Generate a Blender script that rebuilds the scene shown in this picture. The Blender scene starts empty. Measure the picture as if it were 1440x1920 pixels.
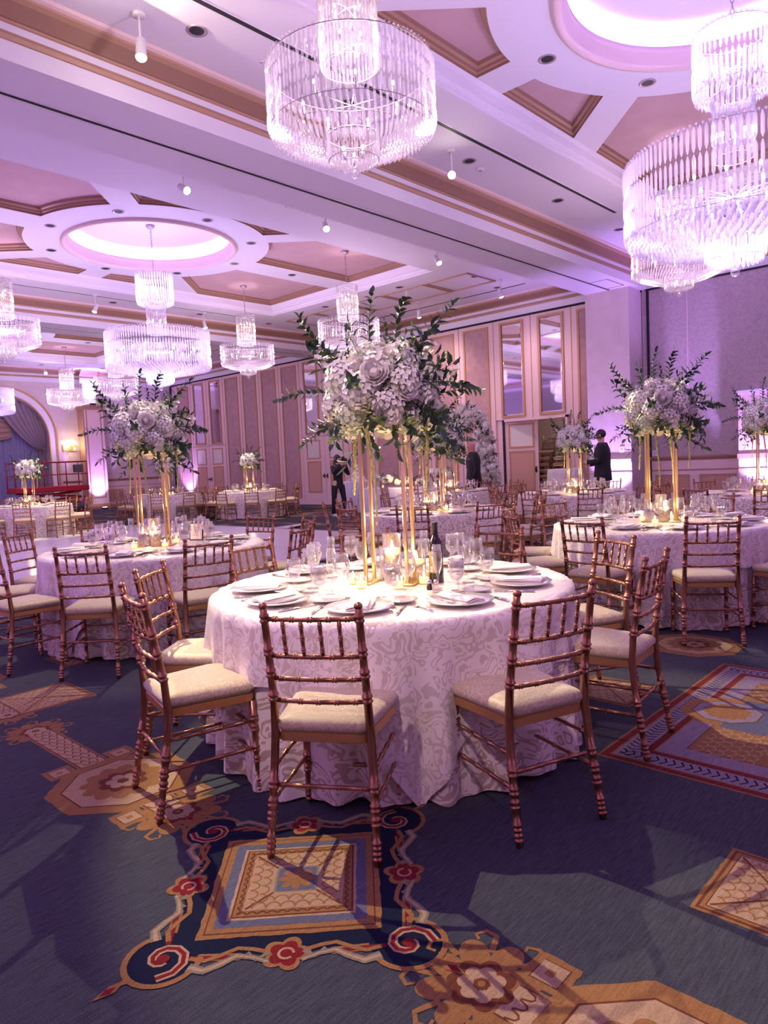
import bpy, bmesh, math, random
from mathutils import Vector, Matrix
from math import sin, cos, pi, radians as R, sqrt, atan2, hypot
C = bpy.context.scene.collection
S = bpy.context.scene
random.seed(7)
# ------------------------------------------------------------------ camera
cam_d = bpy.data.cameras.new('camera'); cam = bpy.data.objects.new('camera', cam_d); C.objects.link(cam)
S.camera = cam
FPX = 1329.3
cam_d.sensor_fit = 'VERTICAL'; cam_d.sensor_height = 32.0; cam_d.lens = FPX / 1920 * 32.0
cam_d.clip_start = 0.05; cam_d.clip_end = 200
_yaw, _pit, _rol = R(43.115), R(-4.007), R(-2.627)
_f = Vector((-sin(_yaw)*cos(_pit), cos(_yaw)*cos(_pit), sin(_pit)))
_r = Vector((cos(_yaw), sin(_yaw), 0)); _u = _r.cross(_f)
_r2 = cos(_rol)*_r + sin(_rol)*_u; _u2 = -sin(_rol)*_r + cos(_rol)*_u
_m = Matrix((_r2, _u2, -_f)).transposed().to_4x4(); _m.translation = Vector((0, 0, 1.40))
cam.matrix_world = _m
# ------------------------------------------------------------------ world, view, cycles settings
w = bpy.data.worlds.new('night'); S.world = w; w.use_nodes = True
w.node_tree.nodes['Background'].inputs[0].default_value = (0.02, 0.015, 0.03, 1)
w.node_tree.nodes['Background'].inputs[1].default_value = 0.3
S.view_settings.view_transform = 'Standard'; S.view_settings.look = 'None'
S.view_settings.gamma = 1.0; S.view_settings.use_curve_mapping = False
S.view_settings.exposure = 1.08
cy = S.cycles
cy.max_bounces = 7; cy.diffuse_bounces = 4; cy.glossy_bounces = 4; cy.transmission_bounces = 4
cy.transparent_max_bounces = 14; cy.sample_clamp_indirect = 4.0; cy.sample_clamp_direct = 0.0
cy.caustics_reflective = False; cy.caustics_refractive = False; cy.blur_glossy = 1.0
cy.use_denoising = True
# ------------------------------------------------------------------ light levels
P_DOME = 75.0        # cove strip radiance
P_UP_FILL = 340.0         # wall uplights and the added fill lamps, W
P_SPOT = 720.0
P_CHAND = 58.0
P_BIG = 85.0
VIOLET = (0.52, 0.30, 1.0)
def light(kind, name, loc, energy, color, target=None, size=0.05, angle=60, blend=0.3):
    d = bpy.data.lights.new(name, kind); d.energy = energy; d.color = color
    if kind == 'SPOT':
        d.spot_size = R(angle); d.spot_blend = blend; d.shadow_soft_size = size
    elif kind == 'AREA':
        d.size = size
    else:
        d.shadow_soft_size = size
    o = bpy.data.objects.new(name, d); C.objects.link(o); o.location = loc
    if target is not None:
        o.rotation_euler = (Vector(target) - Vector(loc)).to_track_quat('-Z', 'Y').to_euler()
    return o
WARM = (1.0, 0.84, 0.56)
# ceiling spot heads (their fixtures are built further down): (head position, aim, power factor, cone, name bit)
SPOTS = [
 ((-6.3, 2.3, 5.42), (-1.5, 2.6, 0.0), 1.5, 31, 0.25),
 ((-6.35, 3.7, 5.42), (-5.7, 3.1, 1.1), 0.45, 34, 0.4),
 ((-6.2, 8.35, 5.42), (-2.6, 2.78, 1.45), 1.5, 19, 0.4),
 ((-9.05, 5.8, 5.42), (-2.5, 6.3, 1.1), 2.2, 20, 0.4),
 ((-8.97, 8.46, 5.42), (-5.0, 6.1, 0.76), 0.6, 22, 0.3),
 ((-9.04, 11.57, 5.42), (-6.17, 11.46, 0.76), 0.5, 26, 0.3),
 ((-9.9, 15.13, 5.42), (-9.9, 16.9, 1.6), 0.10, 110, 1.0),
 ((-12.68, 15.31, 5.42), (-13.6, 16.9, 1.6), 0.15, 120, 1.0),
 ((-16.83, 8.13, 5.42), (-17.8, 6.6, 0.76), 1.0, 40, 0.4),
 ((-17.09, 11.34, 5.42), (-16.8, 12.4, 0.76), 0.7, 34, 0.4),
 ((-28.08, 11.38, 5.42), (-18.6, 10.7, 0.76), 0.6, 20, 0.3),
 ((-0.6, -1.5, 5.42), (-2.5, 2.65, 0.95), 0.38, 25, 0.4),
 ((-6.05, 3.0, 5.58), (-5.85, 4.3, 5.95), 0.10, 40, 0.12),
]
for (p, a, k, ang, bl) in SPOTS:
    d = (Vector(a) - Vector(p)).normalized()
    light('SPOT', 'ceiling_spot_beam', Vector(p) + d*0.13, P_SPOT*k, (1.0, 0.70, 0.66) if p[1] < -1 else ((1.0, 0.68, 0.70) if p[1] > 15 else WARM), a, 0.02, ang, bl)
# wall and pilaster uplights, then unseen lamps added as violet fill
UPS_FILL = [((-28.35, 13.47, 0.12), (-28.75, 13.47, 3.0), 1.0), ((-28.75, 13.47, 4.40), (-29.2, 13.47, 5.7), 0.5),
       ((-7.5, 15.75, 0.12), (-7.5, 16.25, 3.0), 1.0), ((-4.3, 16.0, 0.12), (-4.35, 16.4, 2.5), 1.5),
       ((-27.2, 16.55, 0.12), (-27.6, 16.9, 3.0), 0.8), ((1.2, 16.3, 0.12), (1.2, 16.9, 3.0), 0.25),
       ((2.7, 12.5, 0.12), (3.2, 12.5, 3), 1.6), ((2.7, 8.0, 0.12), (3.2, 8, 3), 2.4), ((2.7, 3.0, 0.12), (3.2, 3, 3), 2.2),  # from here on unseen fill without housings, added for violet ambient light
       ((-2.0, -1.7, 0.12), (-2.0, -2.1, 3), 3.0), ((-6.0, -1.7, 0.12), (-6.0, -2.1, 3), 3.4), ((-10.0, -1.7, 0.12), (-10.0, -2.1, 3), 4.4), ((-13.5, -1.7, 0.12), (-13.5, -2.1, 3), 5.5),
       ((-17.0, -1.7, 0.12), (-17.0, -2.1, 3), 4.0), ((-24.0, -1.7, 0.12), (-24.0, -2.1, 3), 3.0), ((-28.7, 4.0, 0.12), (-29.2, 4.0, 3), 2.0)]
for (p, a, k) in UPS_FILL:
    light('SPOT', 'uplight_fill_beam', p, P_UP_FILL*k, VIOLET, a, 0.06, 80, 0.6)
# ------------------------------------------------------------------ materials
MT = {}
def mat(name, col, rough=0.6, metal=0.0, noise=None, bump=None, spec=0.5, emit=None, estr=0, sheen=0, coat=0):
    if name in MT: return MT[name]
    m = bpy.data.materials.new(name); m.use_nodes = True; nt = m.node_tree; b = nt.nodes['Principled BSDF']
    b.inputs['Base Color'].default_value = (*col, 1); b.inputs['Roughness'].default_value = rough
    b.inputs['Metallic'].default_value = metal; b.inputs['Specular IOR Level'].default_value = spec
    if sheen: b.inputs['Sheen Weight'].default_value = sheen
    if coat: b.inputs['Coat Weight'].default_value = coat
    if emit: b.inputs['Emission Color'].default_value = (*emit, 1); b.inputs['Emission Strength'].default_value = estr
    tc = nt.nodes.new('ShaderNodeTexCoord')
    if noise:   # (scale, amount)
        n = nt.nodes.new('ShaderNodeTexNoise'); n.inputs['Scale'].default_value = noise[0]; n.inputs['Detail'].default_value = 4
        if len(noise) > 2:
            mp = nt.nodes.new('ShaderNodeMapping'); mp.inputs['Scale'].default_value = noise[2]
            nt.links.new(tc.outputs['Object'], mp.inputs[0]); nt.links.new(mp.outputs[0], n.inputs[0])
        else: nt.links.new(tc.outputs['Object'], n.inputs[0])
        r = nt.nodes.new('ShaderNodeValToRGB'); a = noise[1]
        r.color_ramp.elements[0].position = 0.3; r.color_ramp.elements[1].position = 0.7
        r.color_ramp.elements[0].color = (*[c*(1-a) for c in col], 1); r.color_ramp.elements[1].color = (*[min(1, c*(1+a)) for c in col], 1)
        nt.links.new(n.outputs[0], r.inputs[0]); nt.links.new(r.outputs[0], b.inputs['Base Color'])
    if bump:
        n2 = nt.nodes.new('ShaderNodeTexNoise'); n2.inputs['Scale'].default_value = bump[0]; n2.inputs['Detail'].default_value = 3
        nt.links.new(tc.outputs['Object'], n2.inputs[0]); bp = nt.nodes.new('ShaderNodeBump'); bp.inputs['Strength'].default_value = bump[1]
        bp.inputs['Distance'].default_value = 0.01
        nt.links.new(n2.outputs[0], bp.inputs['Height']); nt.links.new(bp.outputs[0], b.inputs['Normal'])
    MT[name] = m; return m
def emit_mat(name, col, s):
    m = bpy.data.materials.new(name); m.use_nodes = True; nt = m.node_tree; nt.nodes.clear()
    e = nt.nodes.new('ShaderNodeEmission'); e.inputs[0].default_value = (*col, 1); e.inputs[1].default_value = s
    o = nt.nodes.new('ShaderNodeOutputMaterial'); nt.links.new(e.outputs[0], o.inputs[0]); MT[name] = m; return m
def glass_mat(name, tint=(1, 1, 1), refl=0.5, body=0.0, bodycol=(1, 1, 1), rough=0.03):
    # thin clear glass: see-through, mirror-like towards grazing angles, a little body
    m = bpy.data.materials.new(name); m.use_nodes = True; nt = m.node_tree; nt.nodes.clear(); N = nt.nodes.new
    t = N('ShaderNodeBsdfTransparent'); t.inputs[0].default_value = (*tint, 1)
    g = N('ShaderNodeBsdfGlossy'); g.inputs['Roughness'].default_value = rough
    lw = N('ShaderNodeLayerWeight'); lw.inputs[0].default_value = refl
    mx = N('ShaderNodeMixShader'); nt.links.new(lw.outputs['Facing'], mx.inputs[0]); nt.links.new(t.outputs[0], mx.inputs[1]); nt.links.new(g.outputs[0], mx.inputs[2])
    out = N('ShaderNodeOutputMaterial'); last = mx
    if body:
        d = N('ShaderNodeBsdfDiffuse'); d.inputs[0].default_value = (*bodycol, 1); tr = N('ShaderNodeBsdfTranslucent'); tr.inputs[0].default_value = (*bodycol, 1)
        m3 = N('ShaderNodeMixShader'); m3.inputs[0].default_value = 0.5; nt.links.new(d.outputs[0], m3.inputs[1]); nt.links.new(tr.outputs[0], m3.inputs[2])
        m2 = N('ShaderNodeMixShader'); m2.inputs[0].default_value = body; nt.links.new(mx.outputs[0], m2.inputs[1]); nt.links.new(m3.outputs[0], m2.inputs[2]); last = m2
    nt.links.new(last.outputs[0], out.inputs[0]); MT[name] = m; return m
def scroll_mat(name, c1, c2, scale=9.0, r1=0.35, r2=0.7, sheen=0.0, metal=0.0, width=0.055, coords='UV', trans=0.0):
    # damask: scrolling contour lines and leaf blobs, satin against matt
    m = bpy.data.materials.new(name); m.use_nodes = True; nt = m.node_tree; N = nt.nodes.new; L = nt.links.new
    b = nt.nodes['Principled BSDF']; tc = N('ShaderNodeTexCoord')
    n = N('ShaderNodeTexNoise'); n.inputs['Scale'].default_value = scale; n.inputs['Detail'].default_value = 1.2; n.inputs['Distortion'].default_value = 1.6
    L(tc.outputs[coords], n.inputs[0])
    mu = N('ShaderNodeMath'); mu.operation = 'MULTIPLY'; mu.inputs[1].default_value = 5.0; L(n.outputs[0], mu.inputs[0])
    fr = N('ShaderNodeMath'); fr.operation = 'FRACT'; L(mu.outputs[0], fr.inputs[0])
    s1 = N('ShaderNodeMath'); s1.operation = 'GREATER_THAN'; s1.inputs[1].default_value = 0.62; L(fr.outputs[0], s1.inputs[0])
    v = N('ShaderNodeTexVoronoi'); v.inputs['Scale'].default_value = scale*1.5; L(tc.outputs[coords], v.inputs[0])
    s2 = N('ShaderNodeMath'); s2.operation = 'LESS_THAN'; s2.inputs[1].default_value = 0.22; L(v.outputs['Distance'], s2.inputs[0])
    mxx = N('ShaderNodeMath'); mxx.operation = 'MAXIMUM'; L(s1.outputs[0], mxx.inputs[0]); L(s2.outputs[0], mxx.inputs[1])
    mc = N('ShaderNodeMix'); mc.data_type = 'RGBA'; mc.inputs['A'].default_value = (*c1, 1); mc.inputs['B'].default_value = (*c2, 1)
    L(mxx.outputs[0], mc.inputs['Factor']); L(mc.outputs['Result'], b.inputs['Base Color'])
    mr = N('ShaderNodeMapRange'); mr.inputs['To Min'].default_value = r1; mr.inputs['To Max'].default_value = r2; L(mxx.outputs[0], mr.inputs['Value']); L(mr.outputs[0], b.inputs['Roughness'])
    b.inputs['Sheen Weight'].default_value = sheen; b.inputs['Metallic'].default_value = metal
    MT[name] = m; return m
# paint and room
mat('ceiling_paint', (0.80, 0.76, 0.84), 0.7)
mat('ceiling_pink', (0.60, 0.40, 0.42), 0.75, noise=(3, 0.05))
mat('mould_gold', (0.44, 0.26, 0.17), 0.5)
mat('mould_brown', (0.30, 0.165, 0.115), 0.5)
mat('trim_pink', (0.78, 0.58, 0.56), 0.6)
mat('trim_gold', (0.50, 0.27, 0.13), 0.45)
mat('wallpaper_mauve', (0.47, 0.30, 0.29), 0.85, noise=(6, 0.10, (1, 1, 1)), bump=(60, 0.2))
scroll_mat('wallpaper_lilac', (0.45, 0.37, 0.38), (0.40, 0.325, 0.35), 5.0, 0.6, 0.8, coords='Object')
mat('wall_cream', (0.66, 0.55, 0.55), 0.7, noise=(4, 0.05))
mat('dado_gold', (0.50, 0.30, 0.20), 0.6)
mat('door_panel', (0.58, 0.34, 0.24), 0.5)
mat('dark_gap', (0.015, 0.01, 0.02), 0.9)
mat('vent_black', (0.02, 0.02, 0.025), 0.6)
mat('mirror', (0.85, 0.83, 0.86), 0.03, 1.0)
mat('door_glass', (0.75, 0.72, 0.62), 0.25)
mat('dark_metal', (0.05, 0.04, 0.04), 0.35, 0.9)
mat('lamp_can', (0.45, 0.38, 0.42), 0.4, 0.6)
mat('white_plastic', (0.75, 0.72, 0.75), 0.4)
emit_mat('cove_strip', (0.50, 0.33, 1.0), P_DOME)
emit_mat('spot_lens', (1.0, 0.88, 0.68), 60)
emit_mat('violet_lens', (0.8, 0.6, 1.0), 40)
emit_mat('warm_bulb', (1.0, 0.70, 0.40), 22)
emit_mat('violet_bulb', (0.78, 0.62, 1.0), 45)
emit_mat('flame', (1.0, 0.62, 0.25), 28)
mat('dance_white', (0.86, 0.84, 0.86), 0.18, noise=(2, 0.03))
# carpet colours
cn = (1.0, 60.0, 1.0)
for nm, c in dict(carpet_blue=(0.043, 0.047, 0.057), carpet_tan=(0.22, 0.110, 0.040), carpet_cream=(0.32, 0.215, 0.125), carpet_red=(0.14, 0.010, 0.012),
                  carpet_navy=(0.005, 0.008, 0.024), carpet_brown=(0.11, 0.035, 0.016), carpet_grey=(0.085, 0.09, 0.13), carpet_olive=(0.16, 0.15, 0.10), carpet_lilac=(0.20, 0.155, 0.19)).items():
    m = mat(nm, c, 0.95, spec=0.05, sheen=0.04)
    nt = m.node_tree; N = nt.nodes.new; L = nt.links.new; b = nt.nodes['Principled BSDF']
    tc = N('ShaderNodeTexCoord'); mp = N('ShaderNodeMapping'); mp.inputs['Scale'].default_value = (130, 12, 1); mp.inputs['Rotation'].default_value = (0, 0, R(0))
    L(tc.outputs['Object'], mp.inputs[0]); n = N('ShaderNodeTexNoise'); n.inputs['Scale'].default_value = 1.0; n.inputs['Detail'].default_value = 5; L(mp.outputs[0], n.inputs[0])
    n2 = N('ShaderNodeTexNoise'); n2.inputs['Scale'].default_value = 220; n2.inputs['Detail'].default_value = 2; L(tc.outputs['Object'], n2.inputs[0])
    ad = N('ShaderNodeMath'); ad.operation = 'ADD'; L(n.outputs[0], ad.inputs[0]); L(n2.outputs[0], ad.inputs[1])
    r = N('ShaderNodeValToRGB'); r.color_ramp.elements[0].position = 0.36*1.0; r.color_ramp.elements[1].position = 0.66
    dv = N('ShaderNodeMath'); dv.operation = 'MULTIPLY'; dv.inputs[1].default_value = 0.5; L(ad.outputs[0], dv.inputs[0]); L(dv.outputs[0], r.inputs[0])
    am = 0.42 if nm == 'carpet_blue' else 0.25
    r.color_ramp.elements[0].color = (*[x*(1-am) for x in c], 1); r.color_ramp.elements[1].color = (*[x*(1+am) for x in c], 1)
    L(r.outputs[0], b.inputs['Base Color'])
    bp = N('ShaderNodeBump'); bp.inputs['Strength'].default_value = 0.35; bp.inputs['Distance'].default_value = 0.004; L(n2.outputs[0], bp.inputs['Height']); L(bp.outputs[0], b.inputs['Normal'])
# furniture and table
mat('rose_gold', (0.35, 0.165, 0.095), 0.32, 0.85, noise=(25, 0.10))
mat('gold_frame', (0.60, 0.33, 0.12), 0.35, 0.7)
scroll_mat('seat_damask', (0.42, 0.34, 0.20), (0.56, 0.47, 0.31), 26.0, 0.5, 0.8, 0.2, coords='Object')
scroll_mat('cloth_damask', (0.82, 0.74, 0.66), (0.48, 0.38, 0.28), 9.0, 0.25, 0.5, 0.1)
scroll_mat('cloth_topper', (0.86, 0.79, 0.72), (0.64, 0.55, 0.45), 10.0, 0.25, 0.45, 0.1)
mat('white_china', (0.82, 0.80, 0.78), 0.12, coat=0.4)
mat('napkin_linen', (0.80, 0.75, 0.66), 0.8, bump=(180, 0.15))
mat('menu_card', (0.85, 0.83, 0.84), 0.5)
mat('menu_lilac', (0.62, 0.56, 0.78), 0.4)
mat('black_napkin_band', (0.03, 0.02, 0.02), 0.5)
mat('cutlery', (0.75, 0.72, 0.72), 0.15, 1.0)
mat('brass', (0.60, 0.46, 0.20), 0.30, 0.9)
mat('wax', (0.92, 0.80, 0.62), 0.5, emit=(1.0, 0.55, 0.22), estr=1.2)
mat('bottle_glass', (0.012, 0.006, 0.010), 0.08, coat=0.6)
mat('bottle_foil', (0.02, 0.012, 0.015), 0.3, 0.4)
mat('bottle_label', (0.30, 0.22, 0.14), 0.5)
mat('label_ink', (0.02, 0.015, 0.012), 0.5)
mat('label_gold', (0.55, 0.36, 0.14), 0.4, 0.5)
mat('petal_white', (0.90, 0.89, 0.80), 0.6)
mat('petal_green', (0.66, 0.74, 0.50), 0.65)
mat('petal_rose', (0.90, 0.86, 0.80), 0.6)
mat('leaf_dark', (0.022, 0.060, 0.028), 0.45, noise=(14, 0.35))
mat('leaf_light', (0.12, 0.24, 0.045), 0.5, noise=(14, 0.3))
mat('leaf_pale', (0.50, 0.54, 0.36), 0.7)
mat('stem', (0.05, 0.06, 0.03), 0.7)
mat('amaranth', (0.52, 0.50, 0.16), 0.8, noise=(70, 0.3))
glass_mat('glass', (0.97, 0.96, 0.98), 0.28, 0.03)
glass_mat('candle_glass', (0.98, 0.95, 0.93), 0.25, 0.02)
glass_mat('water', (0.96, 0.95, 0.97), 0.25, 0.04)
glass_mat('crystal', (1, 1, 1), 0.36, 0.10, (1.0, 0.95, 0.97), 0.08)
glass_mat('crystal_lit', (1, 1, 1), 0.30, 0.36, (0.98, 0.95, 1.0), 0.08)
# people and odds
mat('skin', (0.55, 0.32, 0.23), 0.5); mat('skin_flushed', (0.50, 0.22, 0.17), 0.5)
mat('black_cloth', (0.008, 0.008, 0.011), 0.8); mat('white_shirt', (0.75, 0.75, 0.78), 0.7)
mat('hair_dark', (0.015, 0.010, 0.008), 0.5); mat('shoe_black', (0.01, 0.01, 0.01), 0.3); mat('shoe_white', (0.6, 0.58, 0.58), 0.4)
mat('lift_red', (0.42, 0.01, 0.025), 0.45); mat('rubber', (0.03, 0.03, 0.03), 0.8); mat('lift_grey', (0.15, 0.13, 0.15), 0.5, 0.4)
m = mat('drape', (0.20, 0.17, 0.26), 0.6, sheen=0.3)
mat('drape_stripe', (0.34, 0.22, 0.24), 0.6, sheen=0.2); mat('drape_gold', (0.30, 0.17, 0.15), 0.5); mat('drape_back', (0.27, 0.25, 0.42), 0.7)
mat('sofa_fabric', (0.35, 0.3, 0.33), 0.8); mat('cake_icing', (0.82, 0.78, 0.76), 0.5); mat('white_drape', (0.62, 0.60, 0.66), 0.7)
# ------------------------------------------------------------------ mesh helper
class MB:
    def __init__(s): s.v = []; s.f = []; s.mi = []; s.sm = []; s.mats = []; s.uv = {}
    def mid(s, m):
        if m not in s.mats: s.mats.append(m)
        return s.mats.index(m)
    def add(s, vs, fs, m, smooth=False, M=None):
        o = len(s.v); k = s.mid(m)
        if M is not None: vs = [M @ Vector(v) for v in vs]
        s.v.extend([tuple(v) for v in vs])
        for f in fs: s.f.append(tuple(i+o for i in f)); s.mi.append(k); s.sm.append(smooth)
        return o
    def box(s, x0, x1, y0, y1, z0, z1, m, M=None):
        vs = [(x, y, z) for z in (z0, z1) for y in (y0, y1) for x in (x0, x1)]
        s.add(vs, [(0, 2, 3, 1), (4, 5, 7, 6), (0, 1, 5, 4), (2, 6, 7, 3), (0, 4, 6, 2), (1, 3, 7, 5)], m, False, M)
    def bbox(s, x0, x1, y0, y1, z0, z1, m, b=0.005, M=None):   # box with chamfered edges
        prof = [(b, 0), (0, b)]
        rings = []
        for (z, i) in ((z0, b), (z0+b, 0), (z1-b, 0), (z1, b)):
            X0, X1, Y0, Y1 = x0+i, x1-i, y0+i, y1-i; c = b
            rings.append([(X0+c, Y0, z), (X1-c, Y0, z), (X1, Y0+c, z), (X1, Y1-c, z), (X1-c, Y1, z), (X0+c, Y1, z), (X0, Y1-c, z), (X0, Y0+c, z)])
        s.loft(rings, m, True, False, True, M)
    def loft(s, rings, m, closed=True, smooth=True, cap=True, M=None):
        n = len(rings[0]); vs = [p for r in rings for p in r]; fs = []
        for i in range(len(rings)-1):
            for j in range(n if closed else n-1):
                a = i*n+j; b = i*n+(j+1) % n; fs.append((a, b, b+n, a+n))
        o = s.add(vs, fs, m, smooth, M)
        if cap:
            k = s.mid(m)
            s.f.append(tuple(o+i for i in reversed(range(n)))); s.mi.append(k); s.sm.append(False)
            s.f.append(tuple(o+(len(rings)-1)*n+i for i in range(n))); s.mi.append(k); s.sm.append(False)
        return o
    def lathe(s, prof, n, m, c=(0, 0, 0), M=None, smooth=True, cap=False):
        rings = [[(c[0]+r*cos(2*pi*j/n), c[1]+r*sin(2*pi*j/n), c[2]+z) for j in range(n)] for (r, z) in prof]
        s.loft(rings, m, True, smooth, cap, M)
    def tube(s, pts, rad, m, n=6, cap=True, smooth=True, M=None):
        pts = [Vector(p) for p in pts]; k = len(pts)
        if not hasattr(rad, '__len__'): rad = [rad]*k
        rings = []; up = None
        for i in range(k):
            t = (pts[min(i+1, k-1)] - pts[max(i-1, 0)])
            if t.length < 1e-9: t = Vector((0, 0, 1))
            t.normalize()
            if up is None:
                up = Vector((0, 0, 1)) if abs(t.z) < 0.9 else Vector((1, 0, 0))
            a = t.cross(up)
            if a.length < 1e-6: a = t.cross(Vector((0, 1, 0)))
            a.normalize(); b = a.cross(t).normalized(); up = b
            rings.append([pts[i] + rad[i]*(cos(2*pi*j/n)*a + sin(2*pi*j/n)*b) for j in range(n)])
        s.loft(rings, m, True, smooth, cap, M)
    def bam(s, pts, r, knots, m, n=8):          # bamboo-turned rod along a polyline, knots at fractions of its length
        pts = [Vector(p) for p in pts]; segs = [0]
        for a, b in zip(pts, pts[1:]): segs.append(segs[-1]+(b-a).length)
        T = segs[-1]; rr = r if hasattr(r, '__len__') else [r]*len(pts)
        def at(d):
            d = min(max(d, 0), T)
            for i in range(len(pts)-1):
                if d <= segs[i+1]+1e-9:
                    u = (d-segs[i])/max(1e-9, segs[i+1]-segs[i]); return pts[i].lerp(pts[i+1], u), rr[i]*(1-u)+rr[i+1]*u
            return pts[-1], rr[-1]
        ds = [(x, 1.0) for x in segs]; rk = sum(rr)/len(rr)
        for q in knots:
            c = q*T; h = rk*0.42
            for (o, e) in ((-2.6, 1), (-1.9, 1.32), (-1.0, 1.32), (-0.3, 1.02), (0.3, 1.02), (1.0, 1.32), (1.9, 1.32), (2.6, 1)): ds.append((c+o*h, e))
        ds = sorted([d for d in ds if -1e-6 <= d[0] <= T+1e-6], key=lambda d: d[0])
        P = []; Q = []; last = -1
        for d, e in ds:
            if d-last < 1e-5: continue
            p, r0 = at(d); P.append(p); Q.append(r0*e); last = d
        s.tube(P, Q, m, n)
    def ball(s, c, r, m, n=8, k=6, sc=(1, 1, 1), M=None):
        prof = [(max(1e-4, r*sin(pi*i/k))*1.0, -r*cos(pi*i/k)) for i in range(k+1)]
        rings = [[(c[0]+q*cos(2*pi*j/n)*sc[0], c[1]+q*sin(2*pi*j/n)*sc[1], c[2]+z*sc[2]) for j in range(n)] for (q, z) in prof]
        s.loft(rings, m, True, True, False, M)
    def poly(s, pts, z, m): s.add([(p[0], p[1], z) for p in pts], [tuple(range(len(pts)))], m)
    def obj(s, name, parent=None, loc=None):
        me = bpy.data.meshes.new(name); me.from_pydata(s.v, [], s.f)
        for x in s.mats: me.materials.append(MT[x])
        me.polygons.foreach_set('material_index', s.mi); me.polygons.foreach_set('use_smooth', s.sm)
        if s.uv:
            ul = me.uv_layers.new(name='UVMap')
            for l in me.loops: ul.data[l.index].uv = s.uv.get(l.vertex_index, (0, 0))
        me.update()
        o = bpy.data.objects.new(name, me); C.objects.link(o)
        if parent is not None: o.parent = parent
        if loc is not None: o.location = loc
        return o
def thing(name, label, cat, loc=(0, 0, 0), rz=0, group=None):
    o = bpy.data.objects.new(name, None); C.objects.link(o); o.empty_display_size = 0.1
    o.location = loc; o.rotation_euler = (0, 0, rz); o['label'] = label; o['category'] = cat
    if group: o['group'] = group
    return o
def tag(o, label, cat, group=None, kind=None):
    o['label'] = label; o['category'] = cat
    if group: o['group'] = group
    if kind: o['kind'] = kind
    return o
def struct(o): o['kind'] = 'structure'; return o
def dup(root, loc, rz, label=None, group=None, sc=None):
    r = root.copy(); C.objects.link(r); r.location = loc; r.rotation_euler = (root.rotation_euler[0], root.rotation_euler[1], rz)
    if sc: r.scale = (sc, sc, sc)
    if label: r['label'] = label
    if group: r['group'] = group
    def rec(a, b):
        if a.name not in KIDS: KIDS[a.name] = list(a.children)
        for ch in KIDS[a.name]:
            c = ch.copy(); C.objects.link(c); c.parent = b; rec(ch, c)
    rec(root, r); return r
KIDS = {}
def Rz(a, t=(0, 0, 0)): return Matrix.Translation(t) @ Matrix.Rotation(a, 4, 'Z')
# ================================================================== THE ROOM
XL, XR, YN, YF = -29.3, 3.3, -2.3, 16.9
ZB, ZC, ZR, ZP = 5.20, 5.75, 6.00, 6.13       # beam soffit, ceiling, rib plane, sunk panels
BEAMS = [(-8.2, -6.96), (-19.25, -18.0)]
BAYS = [-2.3, -13.4, -24.4]; CY = 7.75; HX, HY = 2.83, 5.3
# crown profile: (outward, z); materials by strip
CROWN = [(0.0, 5.20, 'ceiling_paint'), (0.0, 5.38, 'ceiling_paint'), (0.015, 5.385, 'mould_gold'), (0.03, 5.42, 'mould_gold'), (0.015, 5.455, 'mould_gold'), (0.012, 5.46, 'ceiling_paint'),
         (0.012, 5.525, 'ceiling_paint'), (0.03, 5.53, 'mould_gold'), (0.035, 5.55, 'mould_gold'), (0.05, 5.555, 'mould_brown'), (0.09, 5.60, 'mould_brown'), (0.15, 5.66, 'mould_brown'),
         (0.19, 5.685, 'mould_gold'), (0.195, 5.705, 'mould_gold'), (0.23, 5.72, 'trim_pink'), (0.24, 5.75, 'trim_pink')]
def sweep(mb, prof, p0, p1, nrm):
    nx, ny = nrm
    for a, b in zip(prof, prof[1:]):
        v = [(p[0]+nx*q[0], p[1]+ny*q[0], q[1]) for (p, q) in ((p0, a), (p1, a), (p1, b), (p0, b))]
        mb.add(v, [(0, 1, 2, 3)], b[2])
def filled(polys, z, holes_first=False):
    # planar region with holes -> triangulated mesh data
    cu = bpy.data.curves.new('t', 'CURVE'); cu.dimensions = '2D'; cu.fill_mode = 'BOTH'
    for P in polys:
        sp = cu.splines.new('POLY'); sp.points.add(len(P)-1); sp.use_cyclic_u = True
        for i, p in enumerate(P): sp.points[i].co = (p[0], p[1], 0, 1)
    o = bpy.data.objects.new('t', cu); C.objects.link(o)
    dg = bpy.context.evaluated_depsgraph_get(); me = bpy.data.meshes.new_from_object(o.evaluated_get(dg))
    vs = [(v.co.x, v.co.y, z) for v in me.vertices]; fs = [tuple(p.vertices) for p in me.polygons]
    bpy.data.objects.remove(o); bpy.data.curves.remove(cu); bpy.data.meshes.remove(me)
    return vs, fs
def arcp(r, a0, a1, n): return [(r*cos(a0+(a1-a0)*i/n), r*sin(a0+(a1-a0)*i/n)) for i in range(n+1)]
RR = 2.36
def star_panels():
    out = []
    a0 = atan2(sqrt(RR**2-0.37**2), 0.37); a1 = atan2(1.68, 1.66)
    big = arcp(RR, a0, a1, 10) + [(HX, 2.86), (HX, HY-0.05), (0.37, HY-0.05)]
    b0 = atan2(1.32, 1.96); b1 = atan2(0.27, 2.345)
    small = arcp(RR, b0, b1, 8) + [(HX, 0.27), (HX, 2.16)]
    for sx in (1, -1):
        for sy in (1, -1):
            for P in (big, small):
                Q = [(x*sx, y*sy) for x, y in P]
                out.append(Q if sx*sy > 0 else Q[::-1])
    return out
def area2(P): return sum(P[i][0]*P[(i+1) % len(P)][1]-P[(i+1) % len(P)][0]*P[i][1] for i in range(len(P)))
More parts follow.
